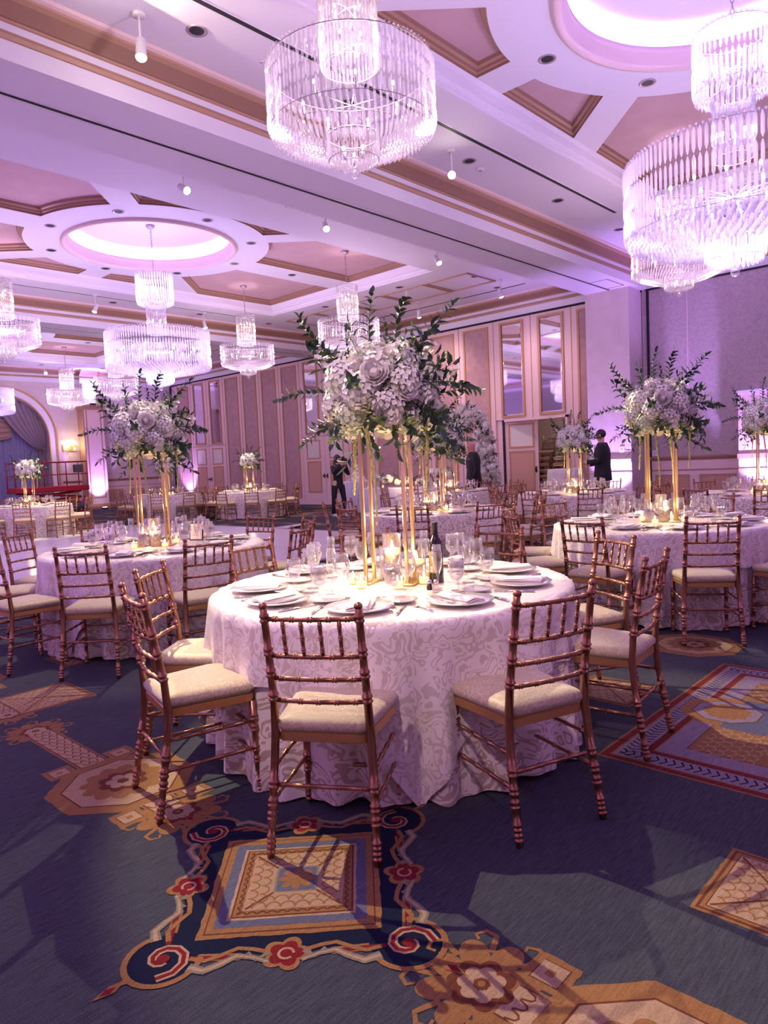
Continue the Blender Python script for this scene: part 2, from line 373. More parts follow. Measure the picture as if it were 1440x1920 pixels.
def offset_poly(P, d):       # inward offset (positive d)
    if area2(P) < 0: P = P[::-1]
    n = len(P); out = []
    for i in range(n):
        a, b, c = Vector(P[i-1]), Vector(P[i]), Vector(P[(i+1) % n])
        e1 = (b-a).normalized(); e2 = (c-b).normalized(); n1 = Vector((-e1.y, e1.x)); n2 = Vector((-e2.y, e2.x))
        k = n1+n2; k = k/max(0.2, k.dot(n1)) if k.length > 1e-6 else n1
        q = b + k*d; out.append((q.x, q.y))
    return out
ce = MB()
# border planes at ZC around the trays, bay by bay
xs = [XL, BEAMS[1][0], BEAMS[1][1], BEAMS[0][0], BEAMS[0][1], XR]
for i, (cx, (x0, x1)) in enumerate(zip(BAYS, ((BEAMS[0][1], XR), (BEAMS[1][1], BEAMS[0][0]), (XL, BEAMS[1][0])))):
    tx0, tx1, ty0, ty1 = cx-HX-0.12, cx+HX+0.12, CY-HY-0.12, CY+HY+0.12
    for (a, b, c, d) in ((x0, tx0, YN, YF), (tx1, x1, YN, YF), (tx0, tx1, YN, ty0), (tx0, tx1, ty1, YF)):
        ce.add([(a, c, ZC), (b, c, ZC), (b, d, ZC), (a, d, ZC)], [(0, 3, 2, 1)], 'ceiling_paint')
    # tray side: stepped cove
    steps = [(0.0, ZC), (0.0, ZC+0.03), (-0.03, ZC+0.04), (-0.045, ZC+0.10), (-0.075, ZC+0.11), (-0.09, ZC+0.20), (-0.12, ZC+0.25)]
    for (o0, z0), (o1, z1) in zip(steps, steps[1:]):
        r0 = [(tx0-o0*-1, ty0-o0*-1), (tx1+o0*-1*-1, ty0-o0*-1), (tx1+o0, ty1+o0), (tx0-o0, ty1+o0)]
        def rect(o): return [(tx0-o, ty0-o), (tx1+o, ty0-o), (tx1+o, ty1+o), (tx0-o, ty1+o)]
        A, B = rect(o0), rect(o1)
        for k in range(4):
            l = (k+1) % 4
            ce.add([(*A[k], z0), (*A[l], z0), (*B[l], z1), (*B[k], z1)], [(0, 1, 2, 3)], 'ceiling_paint')
    for (a, b) in ((tx0, tx1),):
        pass
    circ = [(1.62*cos(2*pi*k/72), 1.62*sin(2*pi*k/72)) for k in range(72)]
    panels = star_panels()
    outer = [(-HX-0.01, -HY-0.01), (HX+0.01, -HY-0.01), (HX+0.01, HY+0.01), (-HX-0.01, HY+0.01)]
    # rib plane: rectangle with holes
    vs, fs = filled([outer, circ]+[offset_poly(P, 0.004) for P in panels], ZR)
    ce.add([(x+cx, y+CY, z) for x, y, z in vs], fs, 'ceiling_paint')
    for P in panels:
        P = P if area2(P) > 0 else P[::-1]
        L0 = [offset_poly(P, d) for d in (0.004, 0.0045, 0.03, 0.04, 0.075, 0.09)]
        Z0 = [ZR, ZR+0.035, ZR+0.045, ZR+0.075, ZR+0.09, ZP]
        for k in range(5):
            A, B = L0[k], L0[k+1]; n = len(A)
            for j in range(n):
                l = (j+1) % n
                ce.add([(A[j][0]+cx, A[j][1]+CY, Z0[k]), (A[l][0]+cx, A[l][1]+CY, Z0[k]), (B[l][0]+cx, B[l][1]+CY, Z0[k+1]), (B[j][0]+cx, B[j][1]+CY, Z0[k+1])], [(0, 1, 2, 3)], ('mould_brown', 'mould_gold', 'mould_brown', 'mould_gold', 'mould_brown')[k])
        vs, fs = filled([L0[-1]], ZP); ce.add([(x+cx, y+CY, z) for x, y, z in vs], fs, 'ceiling_pink')
    # dome: moulded lip, ledge, wall, top
    ce.lathe([(1.70, ZR-0.002), (1.70, ZR-0.045), (1.66, ZR-0.06), (1.62, ZR-0.03)], 72, 'trim_pink', (cx, CY, 0))
    ce.lathe([(1.62, ZR-0.03), (1.60, ZR-0.01), (1.615, ZR+0.01), (1.58, ZR+0.03), (1.60, ZR+0.055), (1.565, ZR+0.075), (1.58, ZR+0.10), (1.56, ZR+0.12), (1.56, ZR+0.175), (1.575, ZR+0.18)], 72, 'trim_pink', (cx, CY, 0))
    ce.lathe([(1.56, ZR+0.12), (1.80, ZR+0.121), (1.80, ZR+0.36), (1.72, ZR+0.41), (0.001, ZR+0.42)], 72, 'ceiling_paint', (cx, CY, 0))
ceiling = struct(ce.obj('ceiling'))
# beams
bn = 0
for (x0, x1) in BEAMS:
    b = MB(); bn += 1
    b.add([(x0, YN, ZB), (x1, YN, ZB), (x1, YF, ZB), (x0, YF, ZB)], [(0, 3, 2, 1)], 'ceiling_paint')
    sweep(b, CROWN, (x1, YN), (x1, YF), (1, 0)); sweep(b, CROWN, (x0, YN), (x0, YF), (-1, 0))
    xm = (x0+x1)/2
    b.box(xm-0.02, xm+0.02, YN, YF-0.7, ZB-0.004, ZB+0.01, 'dark_gap')
    for s in (-0.06, 0.045): b.box(xm+s, xm+s+0.015, YN, YF-0.7, ZB-0.006, ZB+0.01, 'white_plastic')
    if bn == 1:
        for (a, c, d, e) in ((xm-0.02, xm+0.45, 15.15, 15.17), (xm-0.02, xm+0.45, 16.0, 16.02), (xm+0.43, xm+0.45, 15.15, 16.02)): b.box(a, c, d, e, ZB-0.003, ZB, 'dark_gap')
    struct(b.obj('trim_%d' % bn))
# perimeter crown
b = MB()
sweep(b, CROWN, (XL, YF), (XR, YF), (0, -1)); sweep(b, CROWN, (XL, YN), (XL, YF), (1, 0)); sweep(b, CROWN, (XR, YN), (XR, YF), (-1, 0)); sweep(b, CROWN, (XL, YN), (XR, YN), (0, 1))
struct(b.obj('trim_3'))
# moulded rectangles and black slots on the ceiling border
def ceil_frame(mb, x0, x1, y0, y1, w=0.045):
    for (a, b_, c, d) in ((x0, x1, y0, y0+w), (x0, x1, y1-w, y1), (x0, x0+w, y0+w, y1-w), (x1-w, x1, y0+w, y1-w)): mb.box(a, b_, c, d, ZC-0.025, ZC, 'mould_gold')
b = MB()
for i, cx in enumerate(BAYS[1:]):
    o = cx+13.4
    for (x0, x1) in ((-11.3, -10.0), (-12.75, -11.35), (-14.05, -12.8), (-15.4, -14.1), (-16.7, -15.45)): ceil_frame(b, x0+o, x1+o, 13.9, 15.1)
struct(b.obj('trim_4'))
vn = 0
for (x0, x1, y0, y1) in ((-5.84, -5.78, 0.5, 12.75), (-16.96, -16.90, 2.0, 12.9), (-16.5, -9.7, 15.95, 16.0), (-27.9, -27.84, 2.0, 12.9)):
    b = MB(); b.box(x0, x1, y0, y1, ZC-0.006, ZC+0.01, 'vent_black')
    b.box(x0-0.012, x0, y0, y1, ZC-0.008, ZC, 'white_plastic'); b.box(x1, x1+0.012, y0, y1, ZC-0.008, ZC, 'white_plastic')
    tag(b.obj('air_slot'), ('long black air slot in the right ceiling border beside the nearest chandelier', 'long black air slot in the ceiling left of the lit dome', 'thin black slot in the ceiling border along the panelled wall', 'long black air slot in the ceiling near the arched window')[vn], 'air vent'); vn += 1
b = MB()
for (x0, x1, y0, y1) in ((-5.0+0, -4.55, 1.9, 1.92), ): pass
b = MB()
for (a, c, d, e) in ((-6.25, -5.95, 5.05, 5.065), (-6.25, -5.95, 5.35, 5.365), (-6.25, -6.235, 5.05, 5.365), (-5.965, -5.95, 5.05, 5.365)): b.box(a, c, d, e, ZC-0.004, ZC, 'white_plastic')
b.box(-6.235, -5.965, 5.065, 5.35, ZC-0.003, ZC, 'ceiling_paint')
tag(b.obj('access_hatch'), 'small square white access hatch in the ceiling beside the nearest chandelier', 'hatch')
# ---- walls
wf = MB()
doorx = ((-11.15, -9.15),)
# far wall face with the open doorway left free
def wall_y(mb, y, x0, x1, z0, z1, m): mb.add([(x0, y, z0), (x1, y, z0), (x1, y, z1), (x0, y, z1)], [(0, 1, 2, 3)], m)
DX0, DX1, DZ = -11.12, -9.12, 2.42
YW = YF+0.05
wall_y(wf, YW, XL, DX0, 0, 5.2, 'trim_pink'); wall_y(wf, YW, DX1, -7.1, 0, 5.2, 'trim_pink'); wall_y(wf, YW, DX0, DX1, DZ, 5.2, 'trim_pink')
wall_y(wf, YF, -7.1, XR, 0, 5.2, 'wallpaper_lilac')
wf.box(-28.4, -7.1, YF-0.03, YF+0.04, 5.15, 5.2, 'dark_gap')
wall_far = struct(wf.obj('wall_far'))
# movable wall panels: 17 modules of 1.194 m
PITCH = 1.194; PC = [-8.36-PITCH*k for k in range(17)]
def frame_y(mb, x0, x1, z0, z1, y, w, d, m):
    for (a, b_, c, e) in ((x0, x1, z0, z0+w), (x0, x1, z1-w, z1), (x0, x0+w, z0+w, z1-w), (x1-w, x1, z0+w, z1-w)):
        mb.box(a, b_, y-d, y, c, e, m)
MIRR = {1, 2, 8, 9, 14, 15}
for k, xc in enumerate(PC):
    z0 = 0.0 if k not in (1, 2) else DZ
    b = MB(); hw = PITCH/2-0.006
    b.box(xc-hw, xc+hw, YF-0.0, YF+0.045, z0 if k not in MIRR else DZ, 5.15, 'trim_pink')
    for s in (-1, 1): b.box(xc+s*hw-0.006, xc+s*hw+0.006, YF-0.006, YF, z0 if k not in MIRR else DZ, 5.15, 'trim_gold')
    pan = struct(b.obj('wall_panel', wall_far))
    f = MB()
    if k in MIRR:
        frame_y(f, xc-0.38, xc+0.38, 2.47, 5.08, YF, 0.06, 0.035, 'trim_gold'); f.obj('mirror_frame', pan)
        g = MB(); g.loft([[(xc-0.32, YF-0.004, 2.53), (xc+0.32, YF-0.004, 2.53), (xc+0.32, YF-0.004, 5.02), (xc-0.32, YF-0.004, 5.02)],
                          [(xc-0.29, YF-0.010, 2.56), (xc+0.29, YF-0.010, 2.56), (xc+0.29, YF-0.010, 4.99), (xc-0.29, YF-0.010, 4.99)]], 'mirror', True, False, True)
        g.obj('mirror', pan)
    else:
        frame_y(f, xc-0.43, xc+0.43, 0.22, 5.05, YF, 0.055, 0.03, 'trim_gold'); f.obj('panel_frame', pan)
        g = MB(); g.box(xc-0.375, xc+0.375, YF-0.008, YF+0.0, 0.275, 4.995, 'wallpaper_mauve'); g.obj('fabric_panel', pan)
# door leaves in the panelled wall
def leaf(name, w, parent, knob_side, M=None):
    b = MB(); b.box(0, w, -0.045, 0, 0.01, 2.40, 'trim_pink', M)
    for (z0, z1) in ((1.62, 2.30), (0.42, 1.55)):
        frame_y(b, w/2-0.36, w/2+0.36, z0, z1, -0.045, 0.05, 0.015, 'trim_gold') if M is None else None
    d = b.obj('door_leaf', parent)
    g = MB(); g.box(w/2-0.31, w/2+0.31, -0.052, -0.04, 1.67, 2.25, 'door_glass'); g.obj('door_pane', d)
    g = MB(); g.box(w/2-0.31, w/2+0.31, -0.052, -0.04, 0.47, 1.50, 'door_panel'); g.obj('door_panel', d)
    h = MB(); x = w-0.07 if knob_side > 0 else 0.07
    h.tube([(x, -0.045, 1.02), (x, -0.10, 1.02)], 0.012, 'dark_metal', 8); h.ball((x, -0.115, 1.02), 0.03, 'dark_metal'); h.box(x-0.025, x+0.025, -0.055, -0.045, 0.94, 1.10, 'dark_metal')
    h.obj('door_handle', d)
    return d
dn = 0
for ks in ((15, 14), (9, 8)):
    dn += 1
    root = bpy.data.objects.new('door_%d' % dn, None); C.objects.link(root); struct(root); root.location = (PC[ks[0]]-PITCH/2, YF+0.03, 0)
    a = leaf('l', PITCH-0.02, root, 1); a.location = (0.012, 0, 0)
    c = leaf('r', PITCH-0.02, root, -1); c.location = (PITCH+0.008, 0, 0)
root = bpy.data.objects.new('door_3', None); C.objects.link(root); struct(root); root.location = (DX0+0.04, YF+0.05, 0)
a = leaf('l', 0.92, root, 1); a.rotation_euler = (0, 0, R(18))
fm = MB()
for (x0, x1, z0, z1) in ((DX0, DX0+0.06, 0, DZ), (DX1-0.06, DX1, 0, DZ), (DX0, DX1, DZ-0.06, DZ)): fm.box(x0-DX0-0.04, x1-DX0-0.04, -0.08, 0.05, z0, z1, 'dark_metal' if x0 == DX0 and z0 == 0 else 'trim_pink')
fm.obj('door_frame', root)
# lobby behind the open door
b = MB()
wall_y(b, 19.9, -13.2, -7.2, 0, 2.8, 'wall_cream')
b.add([(-13.2, YW, 0), (-13.2, 19.9, 0), (-13.2, 19.9, 2.8), (-13.2, YW, 2.8)], [(0, 1, 2, 3)], 'wall_cream')
b.add([(-7.2, YW, 0), (-7.2, 19.9, 0), (-7.2, 19.9, 2.8), (-7.2, YW, 2.8)], [(0, 3, 2, 1)], 'wall_cream')
b.add([(-13.2, YW, 2.8), (-7.2, YW, 2.8), (-7.2, 19.9, 2.8), (-13.2, 19.9, 2.8)], [(0, 1, 2, 3)], 'ceiling_paint')
b.add([(-13.2, YW, 0), (-7.2, YW, 0), (-7.2, 19.9, 0), (-13.2, 19.9, 0)], [(0, 1, 2, 3)], 'carpet_brown')
struct(b.obj('wall_lobby'))
light('POINT', 'lobby_lamp', (-10.2, 18.4, 2.6), 9, (1.0, 0.7, 0.6), None, 0.15)
# left end wall with the arched recess
AY, AZ, AR = 10.1, 2.95, 1.72
def arch_pts(r, n=28): return [(AY+r*cos(pi*k/n), AZ+r*sin(pi*k/n)) for k in range(n+1)]
ar = arch_pts(AR)
outer = [(YN, 0), (AY-AR, 0)] + ar[::-1] + [(AY+AR, 0), (YF, 0), (YF, 5.2), (YN, 5.2)]
vs, fs = filled([outer], 0)
b = MB(); b.add([(XL, x, y) for x, y, z in vs], fs, 'wall_cream')
prof = [(AY-AR, 0)]+ar[::-1]+[(AY+AR, 0)]
for p, q in zip(prof, prof[1:]): b.add([(XL, *p), (XL, *q), (XL-0.5, *q), (XL-0.5, *p)], [(0, 1, 2, 3)], 'wall_cream')
b.add([(XL-0.5, AY-AR-0.1, 0), (XL-0.5, AY+AR+0.1, 0), (XL-0.5, AY+AR+0.1, 4.9), (XL-0.5, AY-AR-0.1, 4.9)], [(0, 1, 2, 3)], 'wall_cream')
struct(b.obj('wall_left'))
# arch casing: pale band with gold beads
win = bpy.data.objects.new('window_1', None); C.objects.link(win); struct(win)
def casing(r0, r1, d, m, nm):
    mb = MB(); A = [(AY-r0, 0)]+arch_pts(r0)[::-1]+[(AY+r0, 0)]; B = [(AY-r1, 0)]+arch_pts(r1)[::-1]+[(AY+r1, 0)]
    rings = [[(XL, *a), (XL+d, *a), (XL+d, *b_), (XL, *b_)] for a, b_ in zip(A, B)]
    mb.loft(rings, m, True, False, True); mb.obj(nm, win)
casing(AR-0.02, AR+0.03, 0.05, 'trim_gold', 'inner_bead'); casing(AR+0.03, AR+0.26, 0.035, 'ceiling_paint', 'arch_casing'); casing(AR+0.26, AR+0.33, 0.06, 'trim_gold', 'outer_bead')
# dado panelling, chair rails and baseboards
def dado_y(nm, x0, x1, y, s=-1, m='wall_cream'):
    b = MB()
    RAIL = [(0, 1.13, m), (0.03, 1.135, 'mould_gold'), (0.05, 1.19, 'mould_brown'), (0.065, 1.215, 'mould_gold'), (0, 1.235, 'mould_gold')]
    sweep(b, RAIL, (x0, y), (x1, y), (0, s))
    sweep(b, [(0, 0.885, m), (0.02, 0.89, 'mould_gold'), (0.02, 0.915, 'mould_gold'), (0, 0.92, 'mould_gold')], (x0, y), (x1, y), (0, s))
    y0, y1 = sorted((y, y+s*0.012)); b.box(x0, x1, y0, y1, 0.92, 1.13, 'trim_pink'); b.box(x0, x1, y0, y1, 0.15, 0.885, 'trim_pink')
    n = max(1, round((x1-x0)/1.15)); w = (x1-x0)/n
    for i in range(n):
        a, c = x0+i*w+0.13, x0+(i+1)*w-0.13; y2, y3 = sorted((y, y+s*0.02))
        b.box(a, c, y2, y3, 0.24, 0.78, 'dado_gold')
        for (p, q, r_, t) in ((a-0.02, c+0.02, 0.76, 0.80), (a-0.02, c+0.02, 0.22, 0.26), (a-0.02, a+0.02, 0.26, 0.76), (c-0.02, c+0.02, 0.26, 0.76)):
            y4, y5 = sorted((y, y+s*0.035)); b.box(p, q, y4, y5, r_, t, 'mould_gold')
    y6, y7 = sorted((y, y+s*0.03)); b.box(x0, x1, y6, y7, 0, 0.15, 'trim_gold')
    return struct(b.obj(nm))
dado_y('trim_5', -6.95, -4.92, YF); dado_y('trim_6', -3.9, XR, YF)
def dado_x(nm, y0, y1, x, s):
    b = MB()
    RAIL = [(0, 1.13, 'wall_cream'), (0.03, 1.135, 'mould_gold'), (0.05, 1.19, 'mould_brown'), (0.065, 1.215, 'mould_gold'), (0, 1.235, 'mould_gold')]
    sweep(b, RAIL, (x, y0), (x, y1), (s, 0)); sweep(b, [(0, 0.885, 'wall_cream'), (0.02, 0.89, 'mould_gold'), (0.02, 0.915, 'mould_gold'), (0, 0.92, 'mould_gold')], (x, y0), (x, y1), (s, 0))
    X0, X1 = sorted((x, x+s*0.012)); b.box(X0, X1, y0, y1, 0.15, 1.13, 'trim_pink')
    n = max(1, round((y1-y0)/1.15)); w_ = (y1-y0)/n
    for i in range(n):
        a, c = y0+i*w_+0.13, y0+(i+1)*w_-0.13; X2, X3 = sorted((x, x+s*0.02)); b.box(X2, X3, a, c, 0.24, 0.78, 'dado_gold')
    X6, X7 = sorted((x, x+s*0.03)); b.box(X6, X7, y0, y1, 0, 0.15, 'trim_gold')
    return struct(b.obj(nm))
dado_x('trim_7', 12.25, 13.0, XL, 1); dado_x('trim_8', 13.95, YF, XL, 1); dado_x('trim_9', YN, 7.9, XL, 1); dado_x('trim_10', YN, YF, XR, -1)
b = MB(); b.box(-28.4, DX0, YF-0.02, YF, 0, 0.10, 'trim_pink'); b.box(DX1, -8.2, YF-0.02, YF, 0, 0.10, 'trim_pink'); struct(b.obj('baseboard_far'))
b = MB(); b.add([(XR, YN, 0), (XR, YF, 0), (XR, YF, 5.2), (XR, YN, 5.2)], [(0, 3, 2, 1)], 'wallpaper_lilac'); struct(b.obj('wall_right'))
b = MB(); wall_y(b, YN, XL, XR, 0, 5.2, 'wallpaper_lilac'); struct(b.obj('wall_back')); dado_y('trim_11', XL, XR, YN, 1)
b = MB(); b.box(XL, -28.4, YF-0.0, YF+0.04, 0, 5.2, 'wallpaper_lilac'); b.box(-28.45, -28.38, YF-0.06, YF, 0, 5.15, 'dark_gap'); struct(b.obj('trim_12'))
# seams in the right-hand wallpaper, and the black track gap by the pillar
b = MB(); b.box(-6.06, -6.045, YF-0.004, YF, 1.24, 5.18, 'trim_pink'); b.box(-3.3, -3.285, YF-0.004, YF, 1.24, 5.18, 'trim_pink'); b.box(-6.99, -6.93, YF-0.02, YF, 0, 5.2, 'dark_gap')
b.box(-7.0, XR, YF-0.03, YF, 5.16, 5.2, 'dark_gap'); struct(b.obj('trim_13'))
# pillar under the beam
b = MB(); b.box(-8.2, -7.12, 16.2, YW, 0, 5.2, 'wall_cream')
struct(b.obj('trim_14'))
b = MB(); y = 16.2
sweep(b, [(0, 1.13, 'trim_pink'), (0.03, 1.135, 'trim_pink'), (0.05, 1.19, 'mould_gold'), (0.065, 1.215, 'trim_pink'), (0, 1.235, 'trim_pink')], (-8.2, y), (-7.12, y), (0, -1))
sweep(b, [(0, 0.885, 'trim_pink'), (0.02, 0.89, 'trim_pink'), (0.02, 0.915, 'mould_gold'), (0, 0.92, 'trim_pink')], (-8.2, y), (-7.12, y), (0, -1))
b.box(-8.2, -7.12, y-0.03, y, 0, 0.15, 'trim_gold'); struct(b.obj('trim_15'))
# second beam's pillar (seen between the flowers) flat against the panelled wall is absent; short pilasters with caps
def pilaster_x(nm, y0, y1, x0, x1, ztop):
    b = MB(); b.box(x0, x1, y0, y1, 0, ztop, 'trim_pink')
    b.box(x0, x1+0.02, y0-0.02, y0+0.03, 0, ztop, 'mould_gold'); b.box(x1, x1+0.02, y0+0.11, y0+0.15, 0.5, ztop, 'mould_gold'); b.box(x1, x1+0.02, y1-0.15, y1-0.11, 0.5, ztop, 'mould_gold')
    b.box(x1, x1+0.02, y0+0.11, y1-0.11, 0.46, 0.50, 'mould_gold')
    b.box(x0, x1+0.03, y0-0.03, y1+0.03, 0, 0.22, 'trim_gold')
    for i, (e, z0, z1) in enumerate(((0.04, ztop-0.16, ztop-0.12), (0.06, ztop-0.12, ztop-0.03), (0.09, ztop-0.03, ztop+0.02))): b.box(x0, x1+e, y0-e, y1+e, z0, z1, 'mould_gold')
    return struct(b.obj(nm))
pilaster_x('trim_16', 13.05, 13.9, XL, -28.8, 4.27)
b = MB(); b.box(-4.85, -3.9, 16.45, YF, 0, 2.50, 'trim_pink'); b.box(-4.87, -3.88, 16.43, YF, 2.50, 2.58, 'ceiling_paint')
b.box(-4.87, -3.88, 16.42, YF, 1.13, 1.23, 'mould_gold'); b.box(-4.86, -3.89, 16.435, YF, 0.885, 0.92, 'mould_gold'); b.box(-4.87, -3.88, 16.42, YF, 0, 0.15, 'trim_gold')
struct(b.obj('trim_17'))
# column casing around the tall pillar at the end wall (above the cap the shaft goes on, narrower)
b = MB(); b.box(XL, -29.0, 13.2, 13.75, 4.27, 5.2, 'ceiling_paint'); sweep(b, CROWN, (-29.0, 13.1), (-29.0, 13.85), (1, 0)); struct(b.obj('trim_18'))
# ================================================================== THE CARPET: one floor, pattern inlaid in it
fl = MB()
fl.add([(XL-0.6, YN, 0), (XR, YN, 0), (XR, YW, 0), (XL-0.6, YW, 0)], [(0, 1, 2, 3)], 'carpet_blue')
ZL = [0.0004*k for k in range(1, 12)]
def T(cx, cy, a=0, s=1): ca, sa = cos(a), sin(a); return lambda p: (cx+s*(p[0]*ca-p[1]*sa), cy+s*(p[0]*sa+p[1]*ca))
ZC_ = [0]
def zt(lv): ZC_[0] = (ZC_[0]+1) % 60; return ZL[lv]+ZC_[0]*5e-6
def fpoly(P, lv, m, t): z = zt(lv); fl.add([(*t(p), z) for p in P], [tuple(range(len(P)))], m)
def jag(P, amp, n):        # slightly ragged tufted edge
    out = []
    for a, b_ in zip(P, P[1:]+P[:1]):
        for k in range(n): out.append((a[0]+(b_[0]-a[0])*k/n+random.uniform(-amp, amp), a[1]+(b_[1]-a[1])*k/n+random.uniform(-amp, amp)))
    return out
def sq(h, k=None): k = k or h; return [(-h, -k), (h, -k), (h, k), (-h, k)]
def ngon(r, n=8, a=pi/8): return [(r*cos(a+2*pi*i/n), r*sin(a+2*pi*i/n)) for i in range(n)]
def stroke(P, w, lv, m, t):
    P = [Vector(p) for p in P]; n = len(P); A = []; B = []
    for i in range(n):
        d = P[min(i+1, n-1)]-P[max(i-1, 0)]
        if d.length < 1e-9: d = Vector((1, 0))
        d.normalize(); ww = w(i/(n-1)) if callable(w) else w; q = Vector((-d.y, d.x))*ww*0.5; A.append(P[i]+q); B.append(P[i]-q)
    z = zt(lv); vs = [(*t(p), z) for p in A+B]; fl.add(vs, [(i, i+n, i+n+1, i+1) for i in range(n-1)], m)
def lobed(r, n, amp, k=64, p=1.0): return [((r*(1+amp*abs(cos(n*th/2))**p-amp/2))*cos(th), (r*(1+amp*abs(cos(n*th/2))**p-amp/2))*sin(th)) for th in [2*pi*i/k for i in range(k)]]
def rosette(t, r=0.12, big=True):
    if big:
        fpoly(lobed(r*1.25, 8, 0.5, 96, 0.7), 1, 'carpet_tan', t)
        for k in range(8):
            a = k*pi/4+pi/8; c = (r*1.55*cos(a), r*1.55*sin(a))
            stroke([(r*1.1*cos(a), r*1.1*sin(a)), (r*1.75*cos(a), r*1.75*sin(a)), (r*1.9*cos(a+0.16), r*1.9*sin(a+0.16)), (r*1.75*cos(a+0.3), r*1.75*sin(a+0.3)), (r*1.55*cos(a+0.26), r*1.55*sin(a+0.26))], lambda u: 0.02*(1-0.5*u), 2, 'carpet_tan', t)
    fpoly(lobed(r*0.74, 7, 0.25, 70), 3, 'carpet_brown', t)
    for k in range(7):
        a = k*2*pi/7; q = T(*t((r*0.38*cos(a), r*0.38*sin(a)))); fpoly([(r*0.21*cos(x), r*0.21*sin(x)) for x in [2*pi*i/10 for i in range(10)]], 4, 'carpet_cream', q)
    fpoly(ngon(r*0.2, 10), 5, 'carpet_brown', t); fpoly(ngon(r*0.1, 8), 6, 'carpet_tan', t)
def octagon(cx, cy, r=0.33, a=0):
    t = T(cx, cy, a)
    fpoly(jag(ngon(r), 0.003, 8), 1, 'carpet_tan', t); fpoly(ngon(r*0.80), 2, 'carpet_brown', t); fpoly(ngon(r*0.775), 3, 'carpet_cream', t)
    fpoly(lobed(r*0.52, 12, 0.18, 96), 4, 'carpet_tan', t)
    fpoly(lobed(r*0.30, 8, 0.25, 70), 5, 'carpet_brown', t)
    for k in range(6):
        b_ = k*pi/3; q = T(*t((r*0.15*cos(b_), r*0.15*sin(b_)))); fpoly(ngon(r*0.085, 8), 6, 'carpet_cream', q)
def little_square(cx, cy, h=0.065, a=0):
    t = T(cx, cy, a); fpoly(jag(sq(h), 0.003, 6), 1, 'carpet_tan', t); fpoly(sq(h*0.66), 2, 'carpet_brown', t); fpoly(sq(h*0.6), 3, 'carpet_cream', t); fpoly(sq(h*0.2), 4, 'carpet_tan', t)
def band(x0, x1, cy, h=0.075):
    t = T(0, cy); fpoly([(x0, -h), (x1, -h), (x1, h), (x0, h)], 1, 'carpet_tan', t); fpoly([(x0, -h+0.01), (x1, -h+0.01), (x1, h-0.01), (x0, h-0.01)], 2, 'carpet_brown', t)
    fpoly([(x0, -h+0.016), (x1, -h+0.016), (x1, h-0.016), (x0, h-0.016)], 3, 'carpet_cream', t)
    n = int((x1-x0)/0.045)
    for i in range(n):
        x = x0+(i+0.5)*(x1-x0)/n
        for j in (-1, 0, 1):
            y = j*0.04+(0.02 if i % 2 else 0)
            if abs(y) < h-0.02: stroke([(x-0.018, y-0.018), (x+0.008, y-0.010), (x+0.014, y), (x+0.008, y+0.010), (x-0.018, y+0.018)], 0.006, 4, 'carpet_brown', t)
def scales(t, x0, x1, y0, y1, inside, s=0.055, m='carpet_tan', lv=6):
    ny = int((y1-y0)/(s*0.75)); nx = int((x1-x0)/s)
    for j in range(ny):
        for i in range(nx+1):
            x = x0+(i+(0.5 if j % 2 else 0))*s; y = y0+j*s*0.75
            if inside(x, y): stroke([(x+s*0.5*cos(a), y+s*0.62*sin(a)) for a in [pi*k/6 for k in range(7)]], 0.0065, lv, m, t)
